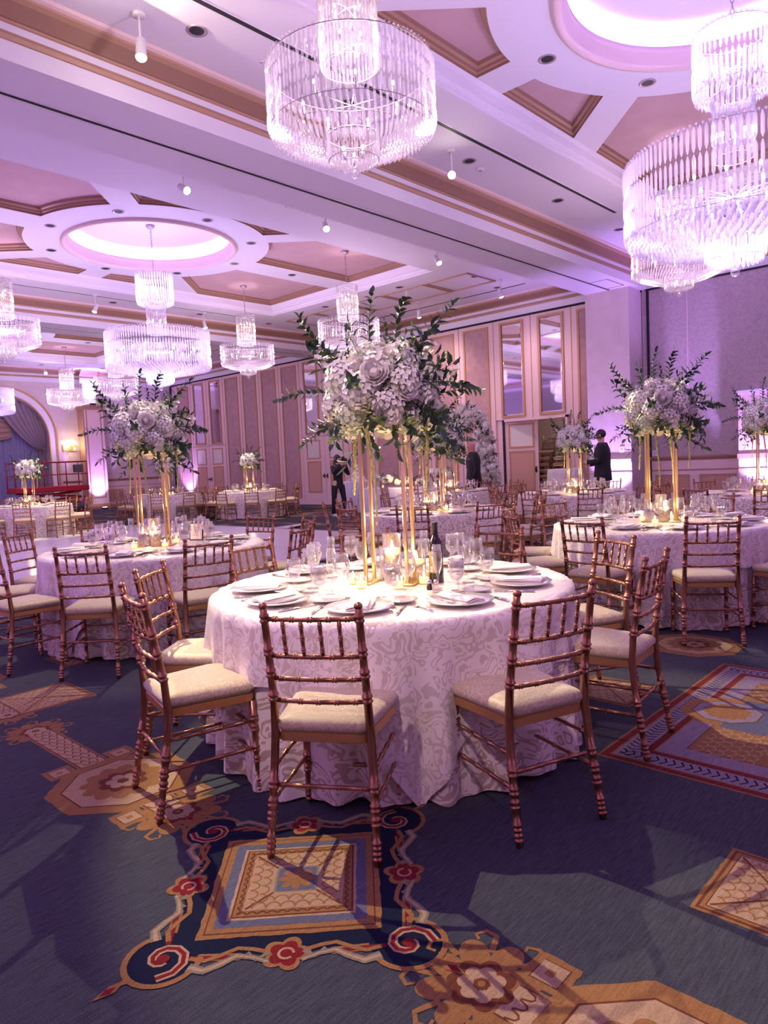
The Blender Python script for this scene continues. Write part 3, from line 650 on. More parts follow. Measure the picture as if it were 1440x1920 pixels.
def tile_square(cx, cy, h=0.28, ang=R(45)):
    t = T(cx, cy, ang)
    # navy field with scrolled red border
    for k in range(4):
        q = (lambda kk: (lambda p: T(cx, cy, ang+kk*pi/2)(p)))(k)
        H = h+0.13
        side = [(-H+0.06, -h), (-H+0.06, -h-0.055), (-0.10, -h-0.075), (0, -h-0.10), (0.10, -h-0.075), (H-0.06, -h-0.055), (H-0.06, -h)]
        fpoly(side, 1, 'carpet_navy', q)
        stroke([(-H+0.12, -h-0.075), (-0.13, -h-0.085)], 0.030, 2, 'carpet_tan', q); stroke([(-H+0.12, -h-0.077), (-0.13, -h-0.087)], 0.016, 3, 'carpet_red', q)
        stroke([(H-0.12, -h-0.075), (0.13, -h-0.085)], 0.030, 2, 'carpet_tan', q); stroke([(H-0.12, -h-0.077), (0.13, -h-0.087)], 0.016, 3, 'carpet_red', q)
        # middle shell
        sh = T(*q((0, -h-0.085)), ang+k*pi/2)
        fpoly(lobed(0.062, 5, 0.35, 50), 4, 'carpet_tan', sh); fpoly(lobed(0.046, 5, 0.35, 50), 5, 'carpet_red', sh); stroke([(0.022*cos(a), 0.022*sin(a)) for a in [i*0.5 for i in range(12)]], 0.008, 6, 'carpet_cream', sh)
        for sx in (-1, 1): stroke([(sx*0.05, 0.01), (sx*0.085, -0.02), (sx*0.11, 0.015), (sx*0.13, -0.01)], lambda u: 0.016*(1-0.6*u), 5, 'carpet_olive', sh)
        # corner scroll
        c = T(*q((H-0.055, -H+0.055)), ang+k*pi/2)
        fpoly(lobed(0.105, 6, 0.22, 60), 2, 'carpet_navy', c)
        sp = [((0.078-0.0062*i)*cos(i*0.62), (0.078-0.0062*i)*sin(i*0.62)) for i in range(12)]
        stroke(sp, 0.030, 4, 'carpet_cream', c); stroke(sp, 0.013, 5, 'carpet_red', c)
        stroke([(0.108*cos(a), 0.108*sin(a)) for a in [R(-150)+i*R(15) for i in range(17)]], 0.018, 5, 'carpet_tan', c)
        fpoly(ngon(0.02, 8), 7, 'carpet_red', c); fpoly([(0.06, -0.085), (0.10, -0.10), (0.135, -0.135), (0.10, -0.10+0.0), (0.085, -0.06)], 6, 'carpet_tan', c); fpoly([(0.075, -0.085), (0.12, -0.095), (0.150, -0.150), (0.095, -0.12)], 6, 'carpet_tan', c); fpoly([(0.10, -0.10), (0.125, -0.108), (0.135, -0.135), (0.108, -0.125)], 7, 'carpet_red', c)
        for sx in (-1, 1):
            d0 = Vector((-1, 0.1)) if sx > 0 else Vector((-0.1, 1)); n0 = Vector((-d0.y, d0.x))*sx; st = Vector((-0.08, -0.03)) if sx > 0 else Vector((0.03, 0.08))
            pts = [st+d0*0.045*i+n0*(0.022*sin(i*1.5)+0.012) for i in range(6)]
            stroke(pts, lambda u: 0.034*(1-0.55*u), 5, 'carpet_olive', c); stroke(pts, lambda u: 0.014*(1-0.6*u), 6, 'carpet_cream', c)
            pts = [st+d0*0.045*i+n0*(0.018*sin(i*1.5)-0.025) for i in range(6)]; stroke(pts, 0.016, 4, 'carpet_tan', c)
    fpoly(jag(sq(h), 0.003, 26), 3, 'carpet_tan', t); fpoly(sq(h-0.018), 4, 'carpet_brown', t); fpoly(sq(h-0.023), 5, 'carpet_tan', t); fpoly(jag(sq(h-0.045), 0.002, 20), 6, 'carpet_grey', t)
    fpoly(jag(sq(h-0.078), 0.002, 20), 7, 'carpet_cream', t); fpoly(sq(h-0.088), 8, 'carpet_brown', t); fpoly(sq(h-0.094), 9, 'carpet_tan', t)
    fpoly(jag(sq(h-0.122), 0.003, 18), 10, 'carpet_cream', t)
    hi = h-0.106
    ZL.append(0.0048) if len(ZL) < 12 else None; ZL.append(0.0052) if len(ZL) < 13 else None; ZL.append(0.0056) if len(ZL) < 14 else None
    for k in range(4):
        q = T(cx, cy, ang+k*pi/2); n = 11
        for i in range(n):
            x = -hi+(i+0.5)*2*hi/n; stroke([(x+0.013*cos(a), -hi+0.012*sin(a)-0.004) for a in [pi*j/6 for j in range(7)]], 0.0055, 11, 'carpet_brown', q)
        s = h-0.125
        scales(q, -s, s, -s+0.005, -0.05, lambda x, y: abs(x) < -y-0.012 and abs(x) < s-0.02, 0.046, 'carpet_tan', 11)
        stroke([(s*0.98, -s*0.98), (0.07, -0.07)], 0.008, 11, 'carpet_brown', q); stroke([(s*0.8, -s*0.9), (0.12, -0.10)], 0.005, 12, 'carpet_tan', q)
    fpoly(sq(0.072), 11, 'carpet_olive', t); fpoly(sq(0.064), 12, 'carpet_grey', t); fpoly(lobed(0.05, 8, 0.6, 64), 13, 'carpet_tan', t)
    fpoly(lobed(0.024, 8, 0.5, 40), 13, 'carpet_red', T(cx, cy, 0.3)) if False else None
def small_rug(cx, cy, h=0.21):
    t = T(cx, cy); fpoly(jag(sq(h), 0.003, 16), 1, 'carpet_tan', t); fpoly(sq(h-0.012), 2, 'carpet_brown', t); fpoly(sq(h-0.022), 3, 'carpet_tan', t); fpoly(sq(h-0.034), 4, 'carpet_brown', t); fpoly(sq(h-0.038), 5, 'carpet_cream', t)
    for k in range(4):
        q = T(cx, cy, k*pi/2); s = h-0.045; scales(q, -s, s, -s+0.004, 0, lambda x, y: abs(x) < -y-0.01 and abs(x) < s-0.02, 0.05, 'carpet_tan', 6)
        stroke([(s, -s), (0, 0)], 0.007, 7, 'carpet_brown', q)
def big_rug(cx, cy, H=0.89):
    t = T(cx, cy)
    fpoly(jag(sq(H), 0.003, 50), 1, 'carpet_tan', t); fpoly(sq(H-0.012), 2, 'carpet_red', t); fpoly(sq(H-0.045), 3, 'carpet_tan', t); fpoly(sq(H-0.055), 4, 'carpet_lilac', t)
    fpoly(sq(H-0.155), 5, 'carpet_red', t); fpoly(sq(H-0.19), 6, 'carpet_tan', t); fpoly(sq(H-0.198), 7, 'carpet_lilac', t)
    fpoly(sq(H-0.30), 8, 'carpet_brown', t); fpoly(sq(H-0.305), 9, 'carpet_tan', t)
    # blue cross field
    a = H-0.33
    fpoly([(-a, -a*0.42), (-a*0.42, -a*0.42), (-a*0.42, -a), (a*0.42, -a), (a*0.42, -a*0.42), (a, -a*0.42), (a, a*0.42), (a*0.42, a*0.42), (a*0.42, a), (-a*0.42, a), (-a*0.42, a*0.42), (-a, a*0.42)], 10, 'carpet_grey', t)
    for k in range(4):
        q = T(cx, cy, k*pi/2); n = 44
        for i in range(n):
            x = -(H-0.07)+(i+0.5)*2*(H-0.07)/n
            stroke([(x-0.010, -(H-0.07)), (x+0.012, -(H-0.105)), (x-0.010, -(H-0.14))], 0.009, 5, 'carpet_navy', q)
        for i in range(60):
            x = -(H-0.02)+(i+0.5)*2*(H-0.02)/60; stroke([(x-0.008, -(H-0.016)), (x+0.004, -(H-0.04))], 0.007, 3, 'carpet_brown', q)
            if abs(x) < H-0.18: stroke([(x-0.006, -(H-0.16)), (x+0.006, -(H-0.186))], 0.008, 6, 'carpet_brown', q)
        # corner scales
        scales(q, a*0.46, a+0.01, -a, -a*0.46, lambda x, y: True, 0.06, 'carpet_cream', 10)
        o = T(*q((0, -(H-0.30)))); fpoly(ngon(0.235), 10, 'carpet_tan', o)
        u = len(ZL)-1
        fpoly(ngon(0.175), u-2, 'carpet_brown', o); fpoly(ngon(0.168), u-1, 'carpet_lilac', o); fpoly(lobed(0.11, 12, 0.2, 80), u, 'carpet_tan', o)
        o2 = T(*q((0.19, -0.30)), k*pi/2); fpoly(sq(0.055, 0.045), u-2, 'carpet_tan', o2); fpoly(sq(0.035, 0.028), u-1, 'carpet_cream', o2)
        o2 = T(*q((-0.19, -0.30)), k*pi/2); fpoly(sq(0.055, 0.045), u-2, 'carpet_tan', o2); fpoly(sq(0.035, 0.028), u-1, 'carpet_cream', o2)
    u = len(ZL)-1
    fpoly(lobed(0.17, 10, 0.2, 90), u-2, 'carpet_tan', t); fpoly(ngon(0.13, 24), u-1, 'carpet_navy', t); stroke([(0.10*cos(x), 0.10*sin(x)) for x in [2*pi*i/32 for i in range(33)]], 0.02, u, 'carpet_red', t); fpoly(ngon(0.07, 16), u, 'carpet_cream', t)
tile_square(-1.84, 1.45)          # fills the level table up first
PX, PY = 4.9, 4.86
for i in range(-6, 2):
    for j in range(-1, 4):
        ox, oy = i*PX, j*PY; near = (i, j) in ((0, 0), (-1, 0), (0, 1), (-1, 1), (1, 0))
        def ok(x, y): return XL+0.5 < x < XR-0.5 and YN+0.6 < y < YF-0.6
        if ok(-1.84+ox, 1.45+oy) and (i, j) != (0, 0): tile_square(-1.84+ox, 1.45+oy)
        for sx in (-1, 1):
            if ok(-1.84+sx*0.76+ox, 1.45+oy): rosette(T(-1.84+sx*0.76+ox, 1.45+oy), 0.115)
            if ok(-1.84+sx*1.23+ox, 1.45+oy):
                octagon(-1.84+sx*1.23+ox, 1.45+oy)
                for dx in (-0.35, 0.33):
                    for dy in (-0.15, 0.15): little_square(-1.84+sx*(1.23+dx)+ox, 1.45+oy+dy)
            if ok(-1.84+sx*2.2+ox, 1.45+oy):
                a, b_ = sorted((-1.84+sx*1.53+ox, -1.84+sx*2.2+ox)); band(a, b_, 1.45+oy)
                rosette(T(-1.84+sx*2.24+ox, 1.45+oy), 0.10)
            if ok(-1.84+sx*0.93+ox, 1.45+oy):
                a, b_ = sorted((-1.84+sx*0.84+ox, -1.84+sx*0.93+ox)); band(a, b_, 1.45+oy)
        if ok(-0.62+ox-0.9, 3.87+oy-0.9) and ok(-0.62+ox+0.9, 3.87+oy+0.9):
            big_rug(-0.62+ox, 3.87+oy)
            for (dx, dy) in ((-1.24, 0.0), (0.05, -1.54), (0.05, 1.54), (1.34, 0)): small_rug(-0.62+ox+dx, 3.87+oy+dy)
            octagon(-0.62+ox-1.2, 3.87+oy+1.25)
            small_rug(-4.66, 1.72, 0.24) if (i, j) == (0, 0) else None
floor = struct(fl.obj('floor'))
# white dance floor, with a curled corner of vinyl
b = MB()
b.box(-17.9, -7.75, 0.3, 9.95, 0.006, 0.030, 'dance_white')
for k in range(1, 10): b.box(-17.9, -7.75, 0.3+k*0.965-0.003, 0.3+k*0.965+0.003, 0.029, 0.0305, 'white_drape')
b.box(-17.98, -7.67, 9.95, 10.03, 0.004, 0.034, 'lift_grey'); b.box(-17.98, -17.9, 0.3, 10.0, 0.004, 0.034, 'lift_grey')
cur = [[(-12.9+0.5*i/6, 9.93+0.12*t+0.85*sin(pi*i/6)*t, 0.031+0.03*t*sin(pi*i/6)) for i in range(7)] for t in (0, 0.5, 1)]
b.loft(cur, 'dance_white', False, True, False)
tag(b.obj('dance_floor'), 'shiny white dance floor in the middle of the room, corner curling', 'dance floor')
# ================================================================== CHANDELIERS
def prism_bar(mb, x, y, z1, z0, w, m, a=0):      # faceted crystal bar
    h = z1-z0; e = min(0.25*h, w*1.2)
    rings = []
    for (z, r) in ((z1, w*0.12), (z1-e, w*0.5), (z0+e, w*0.5), (z0, w*0.12)):
        rings.append([(x+r*cos(a+2*pi*k/4), y+r*sin(a+2*pi*k/4), z) for k in range(4)])
    mb.loft(rings, m, True, False, False)
def curtain(mb, r, z1, z0, n, bar, w, m):
    k = max(1, round((z1-z0)/bar)); L = (z1-z0)/k
    for i in range(n):
        a = 2*pi*i/n
        for j in range(k):
            prism_bar(mb, r*cos(a), r*sin(a), z1-j*L, z1-(j+1)*L+0.014, w, m, a)
def drum(root, name, r, z1, z0, n, bar, w, m, under=None, metal='rose_gold', inner=True, taper=0.0):
    b = MB(); curtain(b, r, z1, z0, n, bar, w, m)
    for i in range(n):       # button crystals along the top rim
        a = 2*pi*(i+0.5)/n; b.ball((r*cos(a), r*sin(a), z1+w*0.3), w*0.45, m, 5, 3)
    if inner and m == 'crystal': curtain(b, r*0.90, z1-0.02, z0+bar*0.4, int(n*0.45), bar, w*0.8, m)
    o = b.obj(name, root); o['kind'] = 'stuff'
    for z, nm in ((z1, 'top_ring'), (z0+0.02, 'lower_ring')):
        f = MB(); f.tube([(r*0.985*cos(2*pi*i/40), r*0.985*sin(2*pi*i/40), z) for i in range(41)], 0.003 if z < z1 else 0.005, 'lamp_can', 5); f.obj(nm, o)
    if under:                # rings of short drops closing the underside
        r1, dz, rows = under; g = MB()
        for q in range(rows):
            rr = r-(r-r1)*(q+0.5)/rows; zz = z0-dz*(q+0.5)/rows+0.02
            cnt = max(8, int(2*pi*rr/(w*2.3)))
            for i in range(cnt): a = 2*pi*(i+0.5*(q % 2))/cnt; prism_bar(g, rr*cos(a), rr*sin(a), zz+0.03, zz-w*1.6, w*0.95, m, a)
        u = g.obj('crystal_underside', o); u['kind'] = 'stuff'
def stem(root, z0, z1, chain=True):
    b = MB(); b.lathe([(0.001, z1), (0.085, z1), (0.09, z1-0.02), (0.06, z1-0.055), (0.02, z1-0.07), (0.001, z1-0.07)], 20, 'lamp_can'); b.obj('ceiling_canopy', root)
    c = MB()
    if chain:
        n = int((z1-0.07-z0)/0.055)
        for i in range(n):
            z = z1-0.07-(i+0.5)*(z1-0.07-z0)/n; a = (pi/2)*(i % 2)
            c.tube([(0.016*cos(t)*cos(a), 0.016*cos(t)*sin(a), z+0.038*sin(t)) for t in [2*pi*k/8 for k in range(9)]], 0.0045, 'lamp_can', 4)
    else: c.tube([(0, 0, z0), (0, 0, z1-0.06)], 0.009, 'lamp_can', 6)
    c.obj('chain' if chain else 'rod', root)
def bulbs(root, spec, m, r=0.02):
    for (rr, z, n) in spec:
        b = MB(); b.ball((0, 0, 0), r, m, 6, 5, (1, 1, 1.7)); b.tube([(0, 0, -0.09), (0, 0, -0.03)], 0.012, 'white_plastic', 5); b.tube([(0, 0, -0.085), (-rr, 0, -0.06)], 0.004, 'lamp_can', 4)
        o = b.obj('candle_bulb', root, (rr*cos(0.2), rr*sin(0.2), z)); o.rotation_euler = (0, 0, 0.2)
        for i in range(1, n):
            a = 2*pi*i/n+0.2; c = o.copy(); C.objects.link(c); c.parent = root; c.location = (rr*cos(a), rr*sin(a), z); c.rotation_euler = (0, 0, a)
def small_chandelier():
    # z measured from the floor, root on the floor plane of its axis at the ceiling canopy
    r = thing('crystal_chandelier', '', 'chandelier')
    stem(r, 5.36, 6.13)
    drum(r, 'crystal_column', 0.235, 5.36, 4.60, 44, 0.15, 0.022, 'crystal')
    drum(r, 'crystal_drum', 0.68, 4.60, 4.10, 104, 0.125, 0.022, 'crystal', (0.24, 0.15, 15))
    drum(r, 'lower_column', 0.21, 4.07, 3.86, 60, 0.21, 0.015, 'crystal', (0.02, 0.06, 8), inner=False)
    g = MB(); g.ball((0, 0, 3.775), 0.035, 'crystal', 10, 8); g.obj('finial_ball', r)
    bulbs(r, ((0.12, 5.15, 4), (0.12, 4.85, 4), (0.40, 4.38, 7), (0.09, 3.97, 3)), 'warm_bulb', 0.011)
    return r
def big_chandelier():
    r = thing('crystal_chandelier', '', 'chandelier')
    stem(r, 5.42, 6.42)
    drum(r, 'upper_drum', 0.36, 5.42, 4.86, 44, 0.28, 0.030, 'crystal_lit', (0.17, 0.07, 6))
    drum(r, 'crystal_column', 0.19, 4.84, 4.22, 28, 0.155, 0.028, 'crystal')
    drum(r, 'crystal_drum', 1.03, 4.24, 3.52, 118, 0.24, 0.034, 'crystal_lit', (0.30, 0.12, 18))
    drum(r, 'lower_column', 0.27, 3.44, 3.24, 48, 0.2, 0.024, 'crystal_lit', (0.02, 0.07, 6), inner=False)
    g = MB(); g.ball((0, 0, 3.13), 0.045, 'crystal', 10, 8); g.obj('finial_ball', r)
    bulbs(r, ((0.18, 5.15, 6), (0.10, 4.5, 4), (0.72, 3.92, 16), (0.38, 3.92, 8), (0.12, 3.36, 4)), 'violet_bulb', 0.014)
    return r
sm = None
SC = [((-4.2, 4.32), 'large crystal chandelier hanging nearest the camera, unlit by colour, at the top'), ((-4.2, 11.4), 'small crystal chandelier partly hidden behind the bright one at the right edge'),
      ((-11.5, 11.4), 'crystal chandelier hanging behind the tall flowers of the nearest table'), ((-15.3, 11.4), 'crystal chandelier hanging right of the bright violet one, before the striped wall'),
      ((-15.3, 5.43), 'crystal chandelier cut by the left edge of the picture'), ((-22.5, 11.4), 'crystal chandelier half hidden behind the bright violet one'),
      ((-26.3, 11.4), 'crystal chandelier hanging in front of the arched window')]
for (p, lab) in SC:
    if sm is None: sm = small_chandelier(); sm.location = (*p, 0); sm['label'] = lab; sm['group'] = 'smaller crystal chandeliers of the hall'
    else: dup(sm, (*p, 0), 0.3*len(lab), lab, 'smaller crystal chandeliers of the hall')
    light('POINT', 'chandelier_glow', (*p, 4.42), P_CHAND*0.9, (0.92, 0.66, 0.94), None, 0.12)
    light('POINT', 'chandelier_glow', (*p, 5.0), P_CHAND*0.07, (1.0, 0.80, 0.72), None, 0.06)
bg = None
for (p, lab) in (((-2.3, CY), 'big three-tier crystal chandelier glowing white-violet under the right dome'), ((-13.4, CY), 'big three-tier crystal chandelier glowing white under the left dome'), ((-24.4, CY), 'big violet-lit chandelier just showing at the far left edge')):
    if bg is None: bg = big_chandelier(); bg.location = (*p, 0); bg['label'] = lab; bg['group'] = 'big crystal chandeliers under the domes'
    else: dup(bg, (*p, 0), 0.1, lab, 'big crystal chandeliers under the domes')
    light('POINT', 'chandelier_glow', (*p, 3.9), P_BIG, (0.60, 0.45, 1.0), None, 0.3)
    light('POINT', 'chandelier_glow', (*p, 5.15), P_BIG*0.35, (0.62, 0.47, 1.0), None, 0.1)
    light('POINT', 'chandelier_glow', (*p, 3.36), P_BIG*0.08, (0.85, 0.72, 1.0), None, 0.05)
# dome cove strips (LED tape lying on the ledge behind the lip)
for cx, w_ in zip(BAYS, ('right', 'middle', 'far left')):
    b = MB(); b.lathe([(1.578, ZR+0.128), (1.590, ZR+0.128), (1.590, ZR+0.160), (1.578, ZR+0.160), (1.578, ZR+0.128)], 72, 'cove_strip', (cx, CY, 0))
    tag(b.obj('cove_light_strip'), 'glowing violet-white light strip in the rim of the %s dome' % w_, 'light')
# recessed downlights
def downlight():
    r = thing('recessed_downlight', '', 'ceiling light')
    b = MB(); b.lathe([(0.10, 0.0), (0.105, -0.006), (0.09, -0.010), (0.078, -0.004), (0.07, 0.001)], 20, 'lamp_can'); tr_ = b.obj('trim_ring', r)
    b = MB(); b.lathe([(0.072, -0.003), (0.060, -0.0005), (0.001, -0.0002)], 20, 'vent_black'); b.obj('dark_baffle', tr_)
    return r
dl = None; n = 0
for cx, nm in zip(BAYS, ('right', 'middle', 'far left')):
    pts = [(2.02*cos(R(a)), 2.02*sin(R(a)), ZR) for a in (0, 45, 90, 135, 180, 225, 270, 315)]+[(0.05, 3.65, ZR), (-3.92, -1.4, ZC), (-3.95, 1.1, ZC), (-3.9, 3.6, ZC), (-3.9, 6.0, ZC), (-2.2, 6.9, ZC), (0.7, 6.9, ZC), (3.3, 6.6, ZC), (-2.2, 7.3, ZC), (-3.92, -3.5, ZC)]
    if nm == 'middle': pts += [(-1.2, 5.85, ZC), (1.5, 5.9, ZC), (3.0, 8.0, ZC)]
    for k, (x, y, z) in enumerate(pts):
        lab = 'dark round recessed downlight in the ring of the %s dome' % nm if k < 8 else 'dark round recessed downlight in the ceiling border of the %s bay' % nm
        g_ = 'downlights round the %s dome' % nm if k < 8 else 'downlights in the border of the %s bay' % nm
        if dl is None: dl = downlight(); dl.location = (cx+x, CY+y, z); dl['label'] = lab; dl['group'] = g_
        else: dup(dl, (cx+x, CY+y, z), 0, lab, g_)
# spotlights: canopy, arm, can and lens, aimed like their beams
def spot_fixture(p, a, lab, n):
    r = thing('ceiling_spotlight', lab, 'spotlight', (p[0], p[1], ZC))
    d = (Vector(a)-Vector(p)).normalized(); h = Vector((0, 0, p[2]-ZC))
    b = MB(); b.lathe([(0.001, 0), (0.06, 0), (0.06, -0.03), (0.001, -0.03)], 16, 'white_plastic'); b.obj('ceiling_canopy', r)
    b = MB(); b.tube([(0, 0, -0.02), h*0.75, h-d*0.04], 0.012, 'white_plastic', 8); b.obj('arm', r)
    b = MB(); q = [h-d*0.11, h-d*0.10, h+d*0.08, h+d*0.085]; b.tube(q, [0.02, 0.045, 0.052, 0.054], 'white_plastic', 14); lc_ = b.obj('lamp_can', r)
    b = MB(); b.tube([h+d*0.085, h+d*0.10, h+d*0.112], [0.050, 0.045, 0.015], 'spot_lens', 14); b.obj('lens', lc_)
SL = ['white ceiling spotlight by the cornice, beyond the top left corner', 'white ceiling spotlight hanging above the brown cornice at the top left', 'flaring ceiling spotlight right of the nearest chandelier',
      'bright round ceiling spotlight beside the beam above the left dome', 'small bright spotlight beside the beam, right of the left dome', 'small bright spotlight beside the beam, further along',
      'bright ceiling spotlight above the mirrors', 'bright ceiling spotlight above the tall flowers, over the striped wall', 'ceiling spotlight left of the middle big chandelier', 'ceiling spotlight right of the middle big chandelier', 'ceiling spotlight by the arched window cornice', 'pinkish ceiling spotlight behind the viewer, over the near tables', 'small ceiling spotlight above the nearest chandelier, grazing the ceiling']
for i, s in enumerate(SPOTS): spot_fixture(s[0], s[1], SL[i], i)
# smoke detector discs
for i, (p, lab) in enumerate((((-5.95, 6.1, ZC), 'small white smoke detector beside the nearest chandelier'), ((-9.3, 7.9, ZC), 'small smoke detector next to the beam spotlight in the middle bay'), ((-6.3, 9.2, ZC), 'small round smoke detector near the flaring spotlight'))):
    b = MB(); b.lathe([(0.001, -0.035), (0.04, -0.035), (0.055, -0.02), (0.06, 0), (0.001, 0)], 18, 'white_plastic'); b.lathe([(0.001, -0.045), (0.02, -0.045), (0.025, -0.034)], 12, 'lamp_can')
    tag(b.obj('smoke_detector', None, p), lab, 'smoke detector')
# uplights
UL = ['violet uplight on the floor at the foot of the left column', 'violet uplight on top of the left column cap', 'violet uplight on the floor by the tall pillar', 'violet uplight by the right short pilaster', 'violet uplight in the corner by the striped wall', 'violet uplight along the right wall']
for i, (p, a, k) in enumerate(UPS_FILL[:6]):
    r = thing('uplight', UL[i], 'light', (p[0], p[1], p[2]-0.12 if i != 1 else 4.29))
    b = MB(); b.bbox(-0.11, 0.11, -0.09, 0.09, 0, 0.085, 'vent_black', 0.01); ho_ = b.obj('housing', r)
    b = MB()
    for sx in (-0.06, 0, 0.06):
        for sy in (-0.04, 0.04): b.lathe([(0.022, 0.0), (0.022, 0.004), (0.001, 0.006)], 10, 'violet_lens', (sx, sy, 0.085))
    b.obj('lens', ho_)
# wall sconce
r = thing('crystal_sconce', 'lit double crystal wall sconce between arched window and column', 'wall lamp', (XL, 12.62, 2.3))
b = MB(); b.bbox(0, 0.04, -0.30, 0.30, 0.12, 0.42, 'brass', 0.01); b.obj('backplate', r)
b = MB()
for (y0, y1, z1, z0) in ((-0.42, 0.42, 0.56, 0.34), (-0.34, -0.04, 0.34, 0.14), (0.04, 0.34, 0.34, 0.14), (-0.27, -0.11, 0.16, 0.0), (0.11, 0.27, 0.16, 0.0)):
    n = int((y1-y0)/0.035)
    for i in range(n+1):
        y = y0+(y1-y0)*i/n; u = 2*i/n-1; x = 0.06+0.14*sqrt(max(0, 1-u*u)); prism_bar(b, x, y, z1, z0, 0.028, 'crystal', 0.4)
    for i in range(5): b.ball((0.10, y0+(y1-y0)*(i+0.5)/5, z1), 0.014, 'crystal', 5, 3)
o = b.obj('crystals', r); o['kind'] = 'stuff'
b = MB()
for (y, z) in ((-0.25, 0.44), (0, 0.44), (0.25, 0.44), (-0.19, 0.24), (0.19, 0.24)): b.ball((0.08, y, z), 0.022, 'warm_bulb', 8, 6, (1, 1, 1.5))
b.obj('bulbs', r); light('POINT', 'sconce_glow', (XL+0.35, 12.62, 2.7), 9, (1, 0.72, 0.45), None, 0.05)
# light switches on the wall near the tall pillar
for (x, z, yy, lab) in ((-7.35, 1.45, 16.2, 'small white wall plate on the tall pillar'), (-5.75, 2.0, YF, 'small wall plate on the lilac wallpaper right of the flowers'), (-6.85, 1.32, YF, 'white thermostat plate on the wall behind the right table flowers')):
    b = MB(); b.bbox(x-0.06, x+0.06, yy-0.015, yy, z-0.07, z+0.07, 'white_plastic', 0.004); b.box(x-0.015, x+0.015, yy-0.02, yy-0.014, z-0.02, z+0.02, 'lamp_can'); tag(b.obj('wall_plate'), lab, 'switch')
# ================================================================== DRAPES IN THE ARCH
XD = XL-0.30
def pleat(mb, y0, y1, z0, z1f, x, n, amp, m, m2=None):
    K = n*8; rows = 10
    for m_, sel in ((m, 0), (m2 or m, 1)):
        pass
    grid = [[(x+amp*sin(2*pi*n*k/K)+0.3*amp*sin(2*pi*n*0.37*k/K+r_), y0+(y1-y0)*k/K, z0+(z1f(y0+(y1-y0)*k/K)-z0)*r_/rows) for k in range(K+1)] for r_ in range(rows+1)]
    mb.loft(grid, m, False, True, False)
archz = lambda y: AZ+sqrt(max(0, (AR+0.02)**2-(y-AY)**2))
b = MB(); pleat(b, AY-AR-0.02, AY+AR+0.02, 0.02, archz, XD-0.10, 26, 0.035, 'drape_back'); tag(b.obj('sheer_curtain'), 'pleated blue-violet back curtain filling the arched window', 'curtain')
def swag(side, lab):
    # side = +1 drapes towards +Y
    r = thing('swag_drape', lab, 'curtain', (0, 0, 0), 0, 'striped drapes in the arched window')
    n = 64; rows = 16; ty, tz = AY+side*(AR-0.12), 2.55; G = []
    for i in range(n+1):
        u = i/n; a = R(100)-u*R(88) if side > 0 else R(80)+u*R(88)
        P0 = Vector((XD, AY+(AR+0.01)*cos(a), AZ+(AR+0.01)*sin(a)))
        P2 = Vector((XD+0.06, ty+side*(u-0.5)*0.16, tz+0.10*(u-0.5)*2))
        mid = (P0+P2)/2+Vector((0.10, side*(-0.10)*(1-u)-side*0.02, -0.62*(1-u)-0.02)); col = []
        for j in range(rows+1):
            t = j/rows; p = P0*(1-t)**2+mid*2*t*(1-t)+P2*t*t
            fold = 0.05*sin(u*2*pi*9)*(1-0.55*t); p.x += fold+0.05*sin(pi*t); col.append(tuple(p))
        G.append(col)
    for k in range(9):
        i0, i1 = int(k*n/9), int((k+1)*n/9); ms = int((i1-i0)*0.45)
        mb = MB() if k == 0 else mb
        mb.loft(G[i0:i0+ms+1], 'drape_stripe', False, True, False); mb.loft(G[i0+ms:i1+1], 'drape', False, True, False)
    mb.obj('swag', r)
    b = MB(); K = 40
    grid = []
    for j in range(13):
        t = j/12; z = tz+0.02-(tz-0.02)*t; wd = 0.07+0.20*min(1, t*2.2)
        grid.append([(XD+0.03+0.035*sin(2*pi*5*k/K), min(AY+AR-0.02, max(AY-AR+0.02, ty-side*0.10+(k/K-0.5)*2*wd)) , z) for k in range(K+1)])
    for k in range(5):
        a = k*8; b.loft([row[a:a+5] for row in grid], 'drape_stripe', False, True, False); b.loft([row[a+4:a+9] for row in grid], 'drape', False, True, False)
    b.obj('tail', r)
    b = MB(); b.tube([(XD+0.12, ty-side*0.2, tz+0.05), (XD+0.16, ty-side*0.05, tz-0.02), (XD+0.12, ty+side*0.10, tz+0.04)], 0.025, 'drape_gold', 8); b.obj('tieback', r)
swag(1, 'striped violet drape swept to the right side of the arched window'); swag(-1, 'striped violet drape swept to the left side of the arched window')
b = MB(); G = []
for i in range(33):
    u = i/32*2-1
    G.append([(XD-0.02+0.03*sin(j*1.9)+0.05*(1-u*u), AY+u*0.50*(1-0.10*j/12), 3.75-0.80*(j/12)*(1-0.30*u*u)-0.10*u*u) for j in range(13)])
b.loft(G, 'drape_gold', False, True, False)
b.tube([(XD+0.06*(1-u*u), AY+u*0.46, 2.95+0.14*u*u) for u in [i/10-1 for i in range(21)]], 0.03, 'drape_stripe', 8)
tag(b.obj('valance'), 'small gathered gold-pink valance between the two arched drapes', 'valance')
